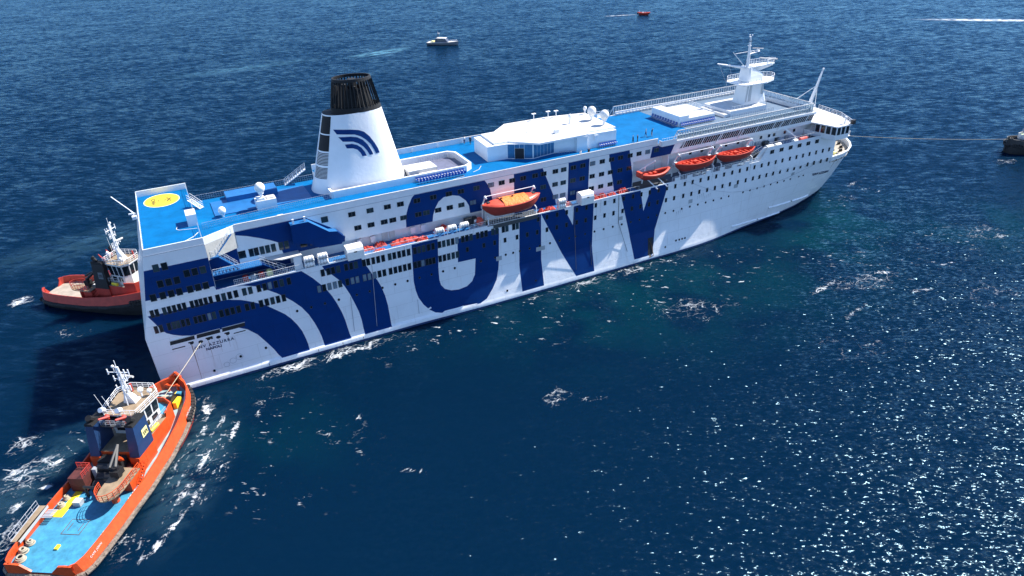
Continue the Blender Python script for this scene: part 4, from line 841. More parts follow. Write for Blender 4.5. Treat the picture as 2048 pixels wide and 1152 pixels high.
# ------------------------------------------------------------------ lifeboats and davits
def boat_secs(L_, B_, z_sheer, z_keel, n=17, k=7, sheer=0.35, full=2.4):
    secs = []
    for i in range(n):
        u = -1 + 2*i/(n-1); x = u*L_/2; w = B_/2*max(0.02, 1-abs(u)**full); zs_ = z_sheer + sheer*u*u; zk = z_keel + (zs_-z_keel)*0.75*max(0, abs(u)-.55)**1.5/.45**1.5
        secs.append([(x, -w*math.sin(math.pi/2*j/k)**.75, zk + (zs_-zk)*(1-math.cos(math.pi/2*j/k))) for j in range(k, -1, -1)] + [(x, w*math.sin(math.pi/2*j/k)**.75, zk + (zs_-zk)*(1-math.cos(math.pi/2*j/k))) for j in range(1, k+1)])
    return secs
def rim(b, secs, k, r, kind):
    for side in (0, -1):
        pts = [s_[side] for s_ in secs]; b.path(pts, r, kind, 5)
def davit_pair(parent_name, x0, x1, y):
    for x in (x0, x1):
        b = MB(); b.path([(x,-11.0,17.0),(x,-11.4,20.4),(x,-12.6,22.0),(x,-13.3,22.1)], .16, 'rail_white', 5); b.path([(x,-13.6,16.9),(x,-13.7,18.4),(x,-13.1,18.6)], .13, 'rail_white', 5); b.box(x-.35,x+.35,-12.2,-11.4,19.6,20.4,'house_white'); b.tube((x,-13.3,22.1),(x,-13.3,20.9),.04,'black',4); b.ball((x,-12.7,22.2),.28,'rail_white',8,5)
        b.build('davit', ferry)
    b = MB(); b.path([(x0,-12.7,22.3),(x1,-12.7,22.3)], .07, 'rail_white', 5); b.build('davit_span', ferry)
    b = MB(); b.rail([(x0,-13.72,16.95),(x1,-13.72,16.95)], 1.1, 'rail_white', .5, 3, .025); b.build('railing', ferry)
# covered lifeboat
def covered_boat(loc):
    t = thing('lifeboat', 'covered orange lifeboat with pale orange canopy hanging below the letter G top', 'lifeboat', loc)
    secs = boat_secs(12.0, 4.1, 2.0, -0.15, full=2.8)
    b = MB(); b.loft(secs, 'boat_red'); h = b.build('boat_hull', t, smooth=True)
    b = MB()
    for side in (0, -1):
        pts = [Vector(s_[side]) for s_ in secs]
        for q in range(len(pts)-1): b.tube(pts[q], pts[q+1], .12, 'boat_orange', 5)
    b.build('fender_rail', t)
    # decks at the ends, fabric canopy between
    top = []
    for i, s_ in enumerate(secs):
        u = -1 + 2*i/16; w = abs(s_[0][1]); zr = s_[0][2]; hgt = 0.62*(1-abs(u)**4)
        top.append([(s_[0][0], w*math.cos(math.pi*j/8)*(1 if j in (0,8) else .97), zr + .02 + hgt*math.sin(math.pi*j/8)**.8) for j in range(9)])
    b = MB(); b.loft(top[:6], 'boat_orange'); b.build('end_deck', t, smooth=True)
    b = MB(); b.loft(top[12:], 'boat_orange'); b.build('end_deck', t, smooth=True)
    cv = []
    for i in range(5, 13):
        cv.append([(p_[0], p_[1]*1.01, p_[2] + .10 + (0.05*math.sin(i*2.3+j*1.7)) + (.12 if j in (3,4,5) else 0)) for j, p_ in enumerate(top[i])])
    b = MB(); b.loft(cv, 'cover_orange'); b.build('canopy', t, smooth=True)
    for x in (-4.7, 4.7):
        b = MB(); b.box(x-.25,x+.25,-.3,.3,2.3,2.8,'frame_dark'); b.build('release_hook', t)
    for x in (-2.1, .2):
        b = MB(); b.tube((x,0,2.5),(x,0,3.1),.06,'black'); b.box(x-.2,x+.2,-.1,.1,2.9,3.1,'black'); b.build('canopy_post', t)
    return t
covered_boat((61.4, -13.9, 18.85)); davit_pair('d', 56.6, 66.8, -13.35)
b = MB(); b.box(56.3,67.3,-13.9,-11.4,16.8,16.95,'frame_dark'); b.build('boat_platform', ferry)
b = MB(); b.box(57.5,66.9,-14.05,-13.85,16.2,17.0,'frame_dark'); b.box(57.4,67,-14.1,-13.85,17.0,17.1,'roof_white'); b.build('embarkation_gallery', ferry)
def open_boat(loc, label, L_=10.9):
    t = thing('lifeboat', label, 'lifeboat', loc, group='open red lifeboats')
    secs = boat_secs(L_, 3.4, 1.75, 0.0)
    b = MB(); b.loft(secs, 'boat_red'); b.build('boat_hull', t, smooth=True)
    b = MB(); ins = [[(p_[0]*.96, p_[1]*.90, max(p_[2]+.12, .75)) for p_ in s_] for s_ in secs]; b.loft(ins, 'boat_orange'); b.build('inner_shell', t, smooth=True)
    b = MB()
    for side in (0, -1):
        pts = [Vector(s_[side]) for s_ in secs]
        for q in range(len(pts)-1): b.tube(pts[q], pts[q+1], .10, 'boat_orange', 5)
    b.build('gunwale', t)
    for i in range(9):
        u = -.8 + 1.6*i/8; w = 3.2/2*(1-abs(u)**2.4)
        b = MB(); b.box(u*L_/2-.17,u*L_/2+.17,-w,w,1.45,1.53,'boat_orange'); b.build('thwart', t)
    b = MB(); b.box(-.5,.4,-.35,.35,.9,1.9,'boat_orange'); b.build('engine_box', t)
    return t
open_boat((105.9,-13.3,18.5), 'open red lifeboat slung nearest the small rescue boat'); davit_pair('d', 101.6, 110.8, -13)
open_boat((117.2,-13.3,18.5), 'open red lifeboat slung farthest forward below the sloping lounge windows'); davit_pair('d', 113.0, 121.9, -13)
# rescue boat
t = thing('rescue_boat', 'small open orange rescue boat on its crane beside the letter V', 'rescue boat', (95.2,-12.9,18.4))
secs = boat_secs(7.9, 2.6, 1.0, 0.0, sheer=0.5)
b = MB(); b.loft(secs, 'boat_red'); b.loft([[(p_[0]*.95,p_[1]*.8,max(p_[2]+.1,.55)) for p_ in s_] for s_ in secs], 'boat_red'); b.build('boat_hull', t, smooth=True)
b = MB()
for side in (0,-1):
    pts = [Vector(s_[side]) for s_ in secs]
    for q in range(len(pts)-1): b.tube(pts[q]+Vector((0,0,.05)), pts[q+1]+Vector((0,0,.05)), .26, 'boat_orange', 8)
b.build('buoyancy_tube', t, smooth=True)
for x in (-1.9,-.8,.3):
    b = MB(); b.box(x-.3,x+.3,-.4,.4,.7,1.35,'boat_orange'); b.build('seat', t)
b = MB(); b.box(-3.9,-3.3,-.8,.8,.9,2.0,'boat_orange'); b.build('engine_cowl', t)
b = MB(); b.path([(93.6,-11.2,17),(94.2,-11.3,20.8),(95.6,-12.6,22.0)],.16,'rail_white',5); b.path([(92.6,-11.2,20.0),(95.2,-12.4,21.8)],.12,'rail_white',5); b.tube((95.6,-12.6,22.0),(95.3,-12.9,19.5),.03,'black',4); b.build('rescue_davit', ferry)
b = MB(); b.path([(94.0,-12.2,18.3),(95.4,-14.3,16.4)],.14,'rail_white',5); b.path([(96.6,-12.2,18.3),(98.0,-14.3,16.4)],.14,'rail_white',5); b.build('skid_arm', ferry)
b = MB(); b.box(91.05,99.5,-13.7,-9.4,16.76,16.8,'frame_dark'); b.build('recess_floor', ferry)
b = MB(); b.box(91.0,91.1,-11.3,-9.3,16.8,19.8,'house_white'); b.build('recess_frame', ferry)
# ------------------------------------------------------------------ rafts, covers and clutter along the boat deck
def canister(x, y, z, label, group, r=.48, L_=1.7):
    t = thing('liferaft_canister', label, 'life raft', (x,y,z), group=group)
    b = MB(); n = 14; xs = [-L_/2,-L_/2+.12,-L_/4,0,L_/4,L_/2-.12,L_/2]
    b.loft([[(xx, rr*math.cos(2*math.pi*i/n), r+rr*math.sin(2*math.pi*i/n)) for i in range(n)] for xx, rr in zip(xs,(r*.6,r,r*1.0,r*1.0,r*1.0,r,r*.6))], 'canister', closed=True, cap=True); b.build('shell', t, smooth=True)
    for xx in (-.5,0,.5):
        b = MB(); b.loft([[(xx+e, r*1.06*math.cos(2*math.pi*i/n), r+r*1.06*math.sin(2*math.pi*i/n)) for i in range(n)] for e in (-.05,.05)], 'rail_grey', closed=True); b.build('strap', t)
    b = MB(); b.box(-L_/2+.05,L_/2-.05,-.06,.06,.0,.06,'rail_white'); b.box(-L_/2,-L_/2+.1,-.5,.5,-.02,.25,'rail_white'); b.box(L_/2-.1,L_/2,-.5,.5,-.02,.25,'rail_white'); b.build('cradle', t)
    return t
for i, x in enumerate((23.4,25.7)):
    w = ('after', 'forward')[i]
    canister(x,-13.45,17.0,'lower white raft canister of the %s stack under the blue casing' % w,'raft canisters stacked by the stern')
    canister(x,-13.45,18.05,'upper white raft canister of the %s stack under the blue casing' % w,'raft canisters stacked by the stern')
for i, x in enumerate((46.8,49.25,51.7)):
    w = ('aftermost', 'middle', 'foremost')[i]
    canister(x,-13.6,17.75,'%s of three white raft canisters on blue racks below the letter G' % w,'raft canisters on blue racks')
    b = MB(); b.path([(x-.8,-13.6,16.85),(x+.8,-13.6,17.7)],.07,'deck_aqua'); b.path([(x+.8,-13.6,16.85),(x-.8,-13.6,17.7)],.07,'deck_aqua'); b.box(x-.9,x+.9,-13.6,-12.6,17.6,17.72,'deck_aqua')
    for e in (-.95,.95): b.tube((x+e,-13.7,16.8),(x+e,-13.5,18.2),.06,'rail_white')
    b.build('raft_rack', ferry)
canister(72.4,-13.75,17.0,'lower white raft canister forward of the covered lifeboat','raft canisters near the letter N'); canister(72.4,-13.75,18.05,'upper white raft canister forward of the covered lifeboat','raft canisters near the letter N')
def slide_cover(x, label):
    t = thing('evacuation_station', label, 'life raft', (x,-13.55,16.85), group='white evacuation stations')
    b = MB(); pr = [(-1.0,.0),(-1.0,1.5),(-.85,2.05),(-.5,2.3),(.6,2.35),(1.0,2.2),(1.0,0)]
    b.loft([[(xx,y_,z_) for y_,z_ in pr] for xx in (-1.45,1.45)], 'canister', closed=True, cap=True); b.build('cover', t)
    b = MB(); b.box(-.25,.25,-1.06,-1.0,1.35,1.55,'black'); b.build('handle', t); return t
slide_cover(31.1,'big white moulded cover at the aft stripes of the boat deck'); slide_cover(78.0,'big white moulded cover over the right stroke of the letter N')
def net_heap(x, y, lx, ly, h, label, k='net_red'):
    b = MB(); n, m_ = 14, 5; secs = []
    for i in range(n+1):
        u = i/n*2-1; row = []
        for j in range(m_+1):
            v = j/m_*2-1; e = max(0,1-u*u)**.5*max(0,1-v*v)**.5
            row.append((x+u*lx/2, y+v*ly/2, 16.77+h*e*(.55+.6*rnd.random())))
        secs.append(row)
    b.loft(secs, k); o = b.build('life_jacket_pile', smooth=False); tag(o, label, 'life jackets', 'red piles along the boat deck'); return o
for x, y, lx, ly, h, lb in ((33.6,-11.6,3.0,1.2,.8,'red heap against the wall just forward of the aft white cover'),(36.4,-11.3,2.2,1.0,.9,'small red heap by the white doors aft of the letter G'),(40.8,-11.9,5.6,1.5,.8,'long red heap beside the blue upper curve of the letter G'),(43.7,-12.9,2.4,1.2,.8,'red heap at the deck edge just aft of the three raft racks'),(35.6,-13.2,2.2,.8,.5,'flat red heap on the light blue deck edge aft of the letter G'),(48.6,-11.2,4.5,1.0,1.2,'dark red heap behind the three raft racks'),(68.3,-12.9,1.4,1.0,.7,'small red heap just forward of the covered lifeboat'),(70.3,-12.8,2.4,1.1,.7,'red heap between the covered lifeboat and the raft canisters'),(74.6,-12.6,1.6,1.2,.8,'red heap between the raft canisters and the white cover'),(80.9,-12.6,1.6,1.2,.9,'red heap just forward of the white cover on the letter N'),(82.7,-12.6,1.8,1.2,.9,'red heap midway between the letters N and V'),(85.0,-12.5,2.0,1.0,.6,'low red heap aft of the letter V'),(87.8,-12.5,2.6,1.3,.9,'red heap beside the upper left arm of the letter V')):
    net_heap(x,y,lx,ly,h,lb)
for x in (53.2,54.0,54.9): 
    b = MB(); b.box(x-.35,x+.35,-11.6,-10.8,16.76,18.2,'frame_dark'); b.build('deck_cabinet', ferry)
b = MB(); b.ball((55.3,-12.6,17.6),.8,'boat_orange',10,6,1.1); b.build('orange_float', ferry)
for x0, x1 in ((37.2,38.3),(38.6,39.6)):
    b = MB(); b.box(x0,x1,-10.12,-10.0,16.8,18.9,'roof_white'); b.build('wall_door', ferry)
for x in (32.5,35.0,42.5,44.5):
    b = MB(); b.box(x,x+.9,-10.5,-10.0,17.3,18.5,'house_white'); b.build('wall_locker', ferry)
for x0, x1 in ((26.6,30.0),(32.8,35.0),(52.9,55.9),(73.6,76.4)):
    b = MB(); b.rail([(x0,-13.74,16.85),(x1,-13.74,16.85)],1.05,'rail_white',.28,3,.025); b.build('railing', ferry)
b = MB(); b.rail([(36,-13.74,16.9),(45.6,-13.74,16.9)],.9,'rail_white',2.2,1,.02); b.rail([(80,-13.74,16.9),(91,-13.74,16.9)],.9,'rail_white',2.2,1,.02); b.build('lifeline', ferry)
b = MB(); b.rail([(99.6,-13.74,16.9),(124,-13.74,16.9)],1.05,'rail_white',.9,3,.03); b.build('railing', ferry)
for x in (101,104.2,109.5,113.3,116.8,120.5):
    b = MB(); b.box(x-.7,x+.7,-13.85,-13.7,17.0,17.7,'house_white'); b.build('rail_panel', ferry)
stair((121.5,-12.0,16.8),(126.2,-12.0,18.6),1.0,'steel','rail_white','stairway')
b = MB(); b.xz([(122.4,16.9),(126.3,16.9),(126.3,19.8),(125.2,19.8)], -13.5, -13.35, 'house_white'); b.build('stair_screen', ferry)
b = MB(); b.rail([(126.4,-13.7,19.85),(141,-13.4,19.85)],.9,'rail_white',1.0,3,.025); b.build('railing', ferry)
for x, y, lx, k in ((128,-12.6,2.0,'canister'),(130.6,-12.6,1.6,'canister'),(136.0,-12.6,1.2,'canister'),(139.0,-12.4,2.6,'boat_orange'),(134,-10.2,1.2,'rail_grey'),(129.5,-10.0,1.4,'frame_dark')):
    b = MB(); b.tube((x-lx/2,y,19.3),(x+lx/2,y,19.3),.55,k,10); b.box(x-lx/2,x+lx/2,y-.4,y+.4,18.6,19.0,'rail_grey'); b.build('deck_drum', ferry)
for i, x in enumerate([102.5+3.1*i for i in range(12)]):
    b = MB(); b.box(x-.5,x+.5,-9.75,-9.3,17.0+2*(x>125),18.2+1.6*(x>125),('house_white','frame_dark','steel')[i%3]); b.build('wall_locker', ferry)

# ------------------------------------------------------------------ deck chairs
def chair_mesh(k):
    b = MB(); b.box(-.24,.24,-.22,.22,.38,.44,k)
    b.add([(-.24,.20,.44),(.24,.20,.44),(.24,.34,.95),(-.24,.34,.95)], [(0,1,2,3)], k); b.add([(-.24,.24,.44),(.24,.24,.44),(.24,.38,.95),(-.24,.38,.95)], [(0,1,2,3)], k)
    for x in (-.21,.21):
        for y in (-.19,.21): b.tube((x,y,0),(x,y,.40),.025,'rail_white',4)
        b.box(x-.03,x+.03,-.2,.24,.62,.66,'rail_white')
    return b.mesh('deck_chair')
cb = chair_mesh('chair_blue'); cw = chair_mesh('chair_white')
def chairs(x0, x1, y, n, label, group, me=None, rz=0.0, y1=None):
    for i in range(n):
        f = i/(n-1); o = obj('deck_chair', me or cb, None, (x0+(x1-x0)*f, y+((y1-y)*f if y1 is not None else 0), 25.03), rz); tag(o, label, 'chair', group)
chairs(46.2,55.4,-6.2,17,'blue deck chair in the long row along the terrace wall','chairs along the terrace wall')
chairs(46.4,55.2,-7.1,15,'blue deck chair in the outer row facing the terrace wall','outer chairs by the terrace wall', rz=math.pi)
chairs(85.6,89.4,-7.3,8,'blue deck chair in the short row by the forward end of the glazed deckhouse','chairs by the deckhouse')
chairs(108.8,118.0,-4.8,16,'blue deck chair in the row along the white skylight house','chairs by the skylight house')
chairs(107.8,107.8,-3.6,10,'blue deck chair behind the after wall of the skylight house','chairs aft of the skylight house', rz=R(-90), y1=4.8)
chairs(104.0,117.0,-9.6,20,'white deck chair in the row inside the starboard windscreen','chairs inside the windscreen', cw, math.pi)

# ------------------------------------------------------------------ people
def person_mesh(name, shirt, legs, hair, stride=.12, arm=.1, bend=0.0):
    """one continuous skinned body; clothes by height"""
    J = [((0,0,.98),.135),((0,.02*bend,1.22),.125),((0.02+.12*bend,0,1.42),.15),((.03+.2*bend,0,1.53),.06),((.04+.24*bend,0,1.60),.085),((.05+.26*bend,0,1.72),.095),
         ((.0,-.10,.93),.10),((stride*.6,-.11,.50),.072),((stride,-.11,.09),.05),((stride+.14,-.12,.04),.04),
         ((.0,.10,.93),.10),((-stride*.5,.11,.50),.072),((-stride,.11,.09),.05),((-stride+.14,.12,.04),.04),
         ((.02+.12*bend,-.21,1.42),.065),((arm*.3,-.27,1.14),.048),((arm,-.26,.90),.038),((arm+.03,-.25,.80),.03),
         ((.02+.12*bend,.21,1.42),.065),((-arm*.3,.27,1.14),.048),((-arm*.6,.26,.90),.038),((-arm*.6,.25,.80),.03)]
    E_ = [(0,1),(1,2),(2,3),(3,4),(4,5),(0,6),(6,7),(7,8),(8,9),(0,10),(10,11),(11,12),(12,13),(2,14),(14,15),(15,16),(16,17),(2,18),(18,19),(19,20),(20,21)]
    me = bpy.data.meshes.new('tmp'); me.from_pydata([j[0] for j in J], E_, [])
    o = bpy.data.objects.new('tmp', me); C.objects.link(o)
    md = o.modifiers.new('skin', 'SKIN'); me2 = o.data
    for i, v in enumerate(me2.skin_vertices[0].data): v.radius = (J[i][1], J[i][1]); v.use_root = (i == 0)
    sb = o.modifiers.new('sub', 'SUBSURF'); sb.levels = 1; sb.render_levels = 1
    bpy.context.view_layer.update()
    res = bpy.data.meshes.new_from_object(o.evaluated_get(bpy.context.evaluated_depsgraph_get())); bpy.data.objects.remove(o)
    res.name = name; res.materials.clear()
    for k in ('skin', shirt, legs, hair): res.materials.append(M[k])
    for p in res.polygons:
        c = p.center; p.material_index = 1 if (1.0 < c.z < 1.50) else (2 if (.35 < c.z <= 1.0 and abs(c.y) < .2) else (3 if (c.z > 1.70 or c.z < .1) else 0)); p.use_smooth = True
    return res
PM = [person_mesh('person', 'cloth_white', 'cloth_navy', 'cloth_dark'), person_mesh('person', 'cloth_dark', 'cloth_dark', 'cloth_dark', .16, .18), person_mesh('person', 'cloth_grey', 'cloth_navy', 'cloth_grey', .2, .15), person_mesh('person', 'cloth_dark', 'skin', 'cloth_grey', .08, .05, .6)]
for x, y, z, rz, i, lb in ((63.0,10.3,25.03,1.6,0,'person in white shirt and dark trousers at the port rail by the terrace'),(63.9,9.2,25.03,1.4,1,'person all in dark clothes beside the one in white at the port rail'),
    (92.9,-8.3,25.03,2.6,1,'person in dark clothes at the rail, leftmost of four on the open blue deck'),(93.9,-8.5,25.03,2.0,1,'person in dark clothes at the rail, second of four on the blue deck'),
    (97.9,-6.0,25.03,-.6,2,'person in grey top walking across the middle of the blue deck'),(99.1,-6.5,25.03,-.4,3,'person in dark top walking to the right of the grey-topped one'),
    (78.5,-10.7,25.03,-1.5,0,'person in white leaning at the starboard rail below the deckhouse'),(80.5,-10.6,25.03,-1.6,1,'person in dark clothes at the starboard rail below the deckhouse corner'),
    (54.4,-12.7,16.75,-1.5,0,'crew member in white on the boat deck just aft of the covered lifeboat'),(136.6,-12.0,18.6,-1.3,0,'crew member in white on the forward deck behind the bow side wall')):
    tag(obj('person', PM[i], None, (x,y,z), rz), lb, 'person', 'people on the ferry')

# ------------------------------------------------------------------ tugs
TX = [0,0.5,1.6,4,8,14,20,24,27,29.5,31.5,33,34]
TB = [4.2,4.9,5.3,5.5,5.6,5.65,5.6,5.35,4.9,4.2,3.2,2.0,0.7]
def tug(label, loc, rz, st, mirror_extras=True, scale=1.0, detail=True):
    t = thing('tug_boat', label, 'tug', loc, rz, 'tugs around the ferry'); t.scale = (scale,)*3
    hbt = lambda x: interp(x, TX, st.get('tb', TB))
    top = lambda x: interp(x, [0,14,20,27,34], [3.0,3.0,3.5,4.4,5.4])
    dk = lambda x: interp(x, [0,14,20,27,34], [1.7,1.75,2.1,2.9,3.7])
    H_, D_ = st['hull'], st['deck']
    xs = [0,0.5,1.6,3,5,8,11,14,17,20,22,24,26,27.5,29,30.2,31.5,32.4,33,33.6,34]
    b = MB()
    for sg in (-1,1):
        b.loft([[(min(x,33.2)-.0, sg*hbt(x)*.55, -1.6) for x in xs],[(min(x,33.6), sg*hbt(x)*.90, 0.1) for x in xs],[(x, sg*hbt(x)*.97, dk(x)-1.0) for x in xs],[(x, sg*hbt(x), dk(x)-.1) for x in xs]], st['low'])
    b.add([(34,-.7,3.6),(34,.7,3.6),(33.6,.6,.1),(33.6,-.6,.1)], [(0,1,2,3)], st['low']); b.add([(0,-4.2,1.6),(0,4.2,1.6),(0,3.8,.1),(0,2.3,-1.6),(0,-2.3,-1.6),(0,-3.8,.1)], [tuple(range(6))], st['low'])
    b.build('hull', t, smooth=True)
    b = MB()
    for sg in (-1,1):
        o0 = [(x, sg*(hbt(x)+.02), dk(x)-.12) for x in xs]; o1 = [(x, sg*(hbt(x)-.42*(1 if x < 28 else .6)), top(x)) for x in xs]
        i1 = [(x-(.25 if x > 32.5 else 0), sg*max(.05,hbt(x)-.62*(1 if x < 28 else .8)), top(x)) for x in xs]; i0 = [(x-(.3 if x > 32.5 else 0), sg*max(.05,hbt(x)-.48), dk(x)) for x in xs]
        b.loft([o0,o1,i1], H_); b.loft([i1,i0], st['inner'])
    b.add([(34,-.7,3.6),(34,.7,3.6),(34,.45,5.4),(34,-.45,5.4)], [(0,1,2,3)], H_)
    for sg in (-1,1):
        e_ = hbt(0); pr = [(0.0,e_,3.0),(0.0,e_*.76,3.0),(.05,2.4,2.85),(.1,1.6,2.0),(.1,1.3,1.72)]
        b.loft([[(x-.12,sg*y,z) for x,y,z in pr],[(x+.12,sg*y,z) for x,y,z in pr]], H_); b.loft([[(x-.12,sg*y,z) for x,y,z in pr],[(x-.12,sg*y,1.2) for x,y,z in pr]], H_); b.loft([[(x+.12,sg*y,z) for x,y,z in pr],[(x+.12,sg*y,1.7) for x,y,z in pr]], st['inner'])
    b.build('bulwark', t)
    b = MB()
    for sg in (-1,1):
        pts = [Vector((x, sg*(hbt(x)+.16), dk(x)-.45)) for x in xs]
        for a, c in zip(pts, pts[1:]): b.tube(a, c, .34, st['fender'], 7)
    b.tube((34.05,-.8,3.25),(34.05,.8,3.25),.42,st['fender'],8); b.tube((-.1,-4.3,1.2),(-.1,4.3,1.2),.3,st['fender'],7); b.build('rubbing_fender', t, smooth=True)
    for x in [26.5+.62*i for i in range(12)]:
        for sg in (-1,1):
            b = MB(); z = dk(x)-.35; b.tube((x,sg*(hbt(x)+.12),z-.45),(x,sg*(hbt(x)+.22),z+.65),.34,'rubber',8); b.build('tyre_fender', t)
    b = MB(); b.add([(x,-hbt(x)+.45,dk(x)) for x in xs if x <= 14] + [(x,hbt(x)-.45,dk(x)) for x in reversed(xs) if x <= 14], [tuple(range(2*len([x for x in xs if x <= 14])))], D_); b.build('aft_deck', t)
    m_ = [x for x in xs if 14 <= x <= 33.6]; b = MB(); b.loft([[(x,-hbt(x)+.45,dk(x)+.01) for x in m_],[(x,hbt(x)-.45,dk(x)+.01) for x in m_]], st['foredeck']); b.build('fore_deck', t)
    # deckhouse
    dhp = [(17.0,-3.2),(24.5,-3.3),(27.0,-2.8),(28.0,-1.2),(28.0,1.2),(27.0,2.8),(24.5,3.3),(17.0,3.2)]
    b = MB(); b.prism(dhp, 1.6, 5.0, st['house'], st['housetop']); dh_ = b.build('deckhouse', t)
    n = len(dhp); b = MB(); b.loft([[(x,y,5.0) for x,y in dhp[1:7]],[(x,y*1.03,5.75) for x,y in dhp[1:7]],[(x-.1,y*.97,5.75) for x,y in dhp[1:7]],[(x-.1,y*.97,5.0) for x,y in dhp[1:7]]], st['house']); b.build('parapet', dh_)
    b = MB(); b.add([(25.0,-2.7,5.02),(27.2,-2.3,5.02),(27.6,0,5.02),(27.2,2.3,5.02),(25.0,2.7,5.02)], [tuple(range(5))], st['topdeck']); b.build('top_deck', dh_)
    for x in (17,18.6,24.0):
        b = MB(); n8 = [(x+.22*math.cos(2*math.pi*i/8), 3.4+.22*math.sin(2*math.pi*i/8)) for i in range(8)]
        yy = -interp(x,[15,24.5],[2.7,3.3])-.02; b.add([(p_[0],yy,p_[1]) for p_ in n8], [tuple(range(8))], 'black'); b.build('porthole', dh_)
    b = MB(); b.xz([(14.0,1.8),(18.6,1.8),(18.6,5.0),(17.6,5.0)], -3.45, -3.30, st['house']); b.build('side_wing', dh_)
    # wheelhouse
    W_ = st['white']
    wb_ = [(20.7,-2.1),(24.6,-2.6),(25.6,-1.4),(25.6,1.4),(24.6,2.6),(20.7,2.1)]; wt_ = [(20.4,-2.2),(24.7,-2.75),(25.9,-1.5),(25.9,1.5),(24.7,2.75),(20.4,2.2)]
    b = MB(); b.loft([[(x,y,5.0) for x,y in wb_],[(x,y,6.6) for x,y in wb_],[(x,y,8.7) for x,y in wt_]], W_, closed=True); wh = b.build('wheelhouse', t)
    b = MB(); rf = [(20.0,-2.5),(24.8,-3.05),(26.2,-1.7),(26.2,1.7),(24.8,3.05),(20.0,2.5)]; b.prism(rf, 8.7, 8.9, W_, 'tan_deck'); b.rail([(x,y,8.9) for x,y in rf+[rf[0]]],.9,'rail_white',.9,3,.035); b.build('roof', wh)
    nn = len(wb_)
    for i in range(nn):
        a0, a1 = Vector(wb_[i]), Vector(wb_[(i+1)%nn]); c0, c1 = Vector(wt_[i]), Vector(wt_[(i+1)%nn]); d = a1-a0; k = max(1, int(d.length/1.15)); nv = Vector((d.y,-d.x)).normalized()*.04
        for j in range(k):
            f0, f1 = (j+.1)/k, (j+.9)/k; g0, g1 = .06, .88
            P_ = lambda f, g: ((a0+(a1-a0)*f)*(1-g) + (c0+(c1-c0)*f)*g + nv)
            b = MB(); q = [(P_(f0,g0),6.6+2.1*g0),(P_(f1,g0),6.6+2.1*g0),(P_(f1,g1),6.6+2.1*g1),(P_(f0,g1),6.6+2.1*g1)]
            b.add([(v.x,v.y,z) for v,z in q], [(0,1,2,3)], 'glass_dark'); b.build('window', wh)
        if d.length > 3:
            for j in range(2):
                f0, f1 = (.1+.45*j), (.4+.45*j); b = MB(); q = [(a0+d*f0+nv,5.6),(a0+d*f1+nv,5.6),(a0+d*f1+nv,6.45),(a0+d*f0+nv,6.45)]; b.add([(v.x,v.y,z) for v,z in q], [(0,1,2,3)], 'glass_dark'); b.build('window', wh)
    # funnels
    for sg in (-1,1):
        y0, y1 = (sg*2.15, sg*3.55) if sg > 0 else (sg*3.55, sg*2.15)
        b = MB(); b.loft([[(16.6,y0,4.4),(20.2,y0,4.4),(20.2,y1,4.4),(16.6,y1,4.4)],[(17.0,y0+.0,6.2),(20.3,y0,6.2),(20.3,y1,6.2),(17.0,y1,6.2)],[(17.5,y0+.15,8.9),(20.4,y0+.15,8.9),(20.4,y1-.15,8.9),(17.5,y1-.15,8.9)]], st['funnel'], closed=True, cap=True); b.box(16.4,20.2,y0,y1,1.7,4.4,st['house']); fu = b.build('funnel', t)
        b = MB(); b.loft([[(17.45,y0+.1,8.9),(20.45,y0+.1,8.9),(20.45,y1-.1,8.9),(17.45,y1-.1,8.9)],[(17.4,y0+.2,9.3),(20.2,y0+.2,9.3),(20.2,y1-.2,9.3),(17.4,y1-.2,9.3)]], 'soot', closed=True, cap=True); b.tube((18.6,sg*2.85,9.2),(17.9,sg*2.85,10.0),.45,'soot',8); b.build('exhaust', fu)
        ys_ = -3.58 if sg < 0 else 3.58
        b = MB(); b.add([(18.45,ys_+sg*.03-.0,6.3),(19.75,ys_+sg*.03,6.3),(19.85,ys_-sg*.04,7.5),(18.6,ys_-sg*.04,7.5)], [(0,1,2,3)], st['plate']); b.build('funnel_plate', fu)
        if sg < 0: text_obj('funnel_letter', 'm', 1.25, 'black', fu, Matrix.Translation((18.72,-3.66,6.55)) @ Matrix.Rotation(R(88),4,'X'))
    b = MB(); b.box(18.6,20.6,-2.2,2.2,7.9,8.05,'frame_dark'); b.rail([(18.7,-2.1,8.05),(18.7,2.1,8.05)],.9,'rail_grey',.7,3,.03); b.build('monitor_platform', t)
    for y in (-1.15,1.3):
        b = MB(); b.tube((19.3,y,8.05),(19.3,y,9.1),.28,'tug_red',8); b.tube((19.3,y-.3,9.2),(17.9,y+.2,9.8),.2,'tug_red',8,r1=.14); b.ball((19.3,y,9.2),.36,'tug_red',8,6); b.build('fire_monitor', t)
    for y in (-.2,2.2):
        b = MB(); b.tube((20.0,y,8.9),(20.0,y,9.6),.07,'rail_white'); b.tube((20.3,y,9.6),(19.6,y,10.0),.36,'rail_white',10); b.build('searchlight', t)
    # mast
    b = MB()
    b.tube((22.9,-.35,8.9),(22.6,-.12,15.2),.15,'rail_white',6); b.tube((22.9,.35,8.9),(22.6,.12,15.2),.15,'rail_white',6); b.tube((22.2,0,8.9),(22.5,0,14.6),.10,'rail_white',5)
    for i in range(12):
        z = 9.6+.45*i; w = .34-.018*i; b.tube((22.85-.02*i,-w,z),(22.85-.02*i,w,z),.05,'rail_white',4); b.tube((22.25,0,z),(22.85,w,z+.2),.045,'rail_white',4)
    b.loft([[(22.6,-.9,8.9),(24,-.9,8.9),(24,.9,8.9),(22.6,.9,8.9)],[(22.5,-.25,10.8),(23,-.25,10.8),(23,.25,10.8),(22.5,.25,10.8)]],'rail_white',closed=True)
    mst = b.build('mast', t)
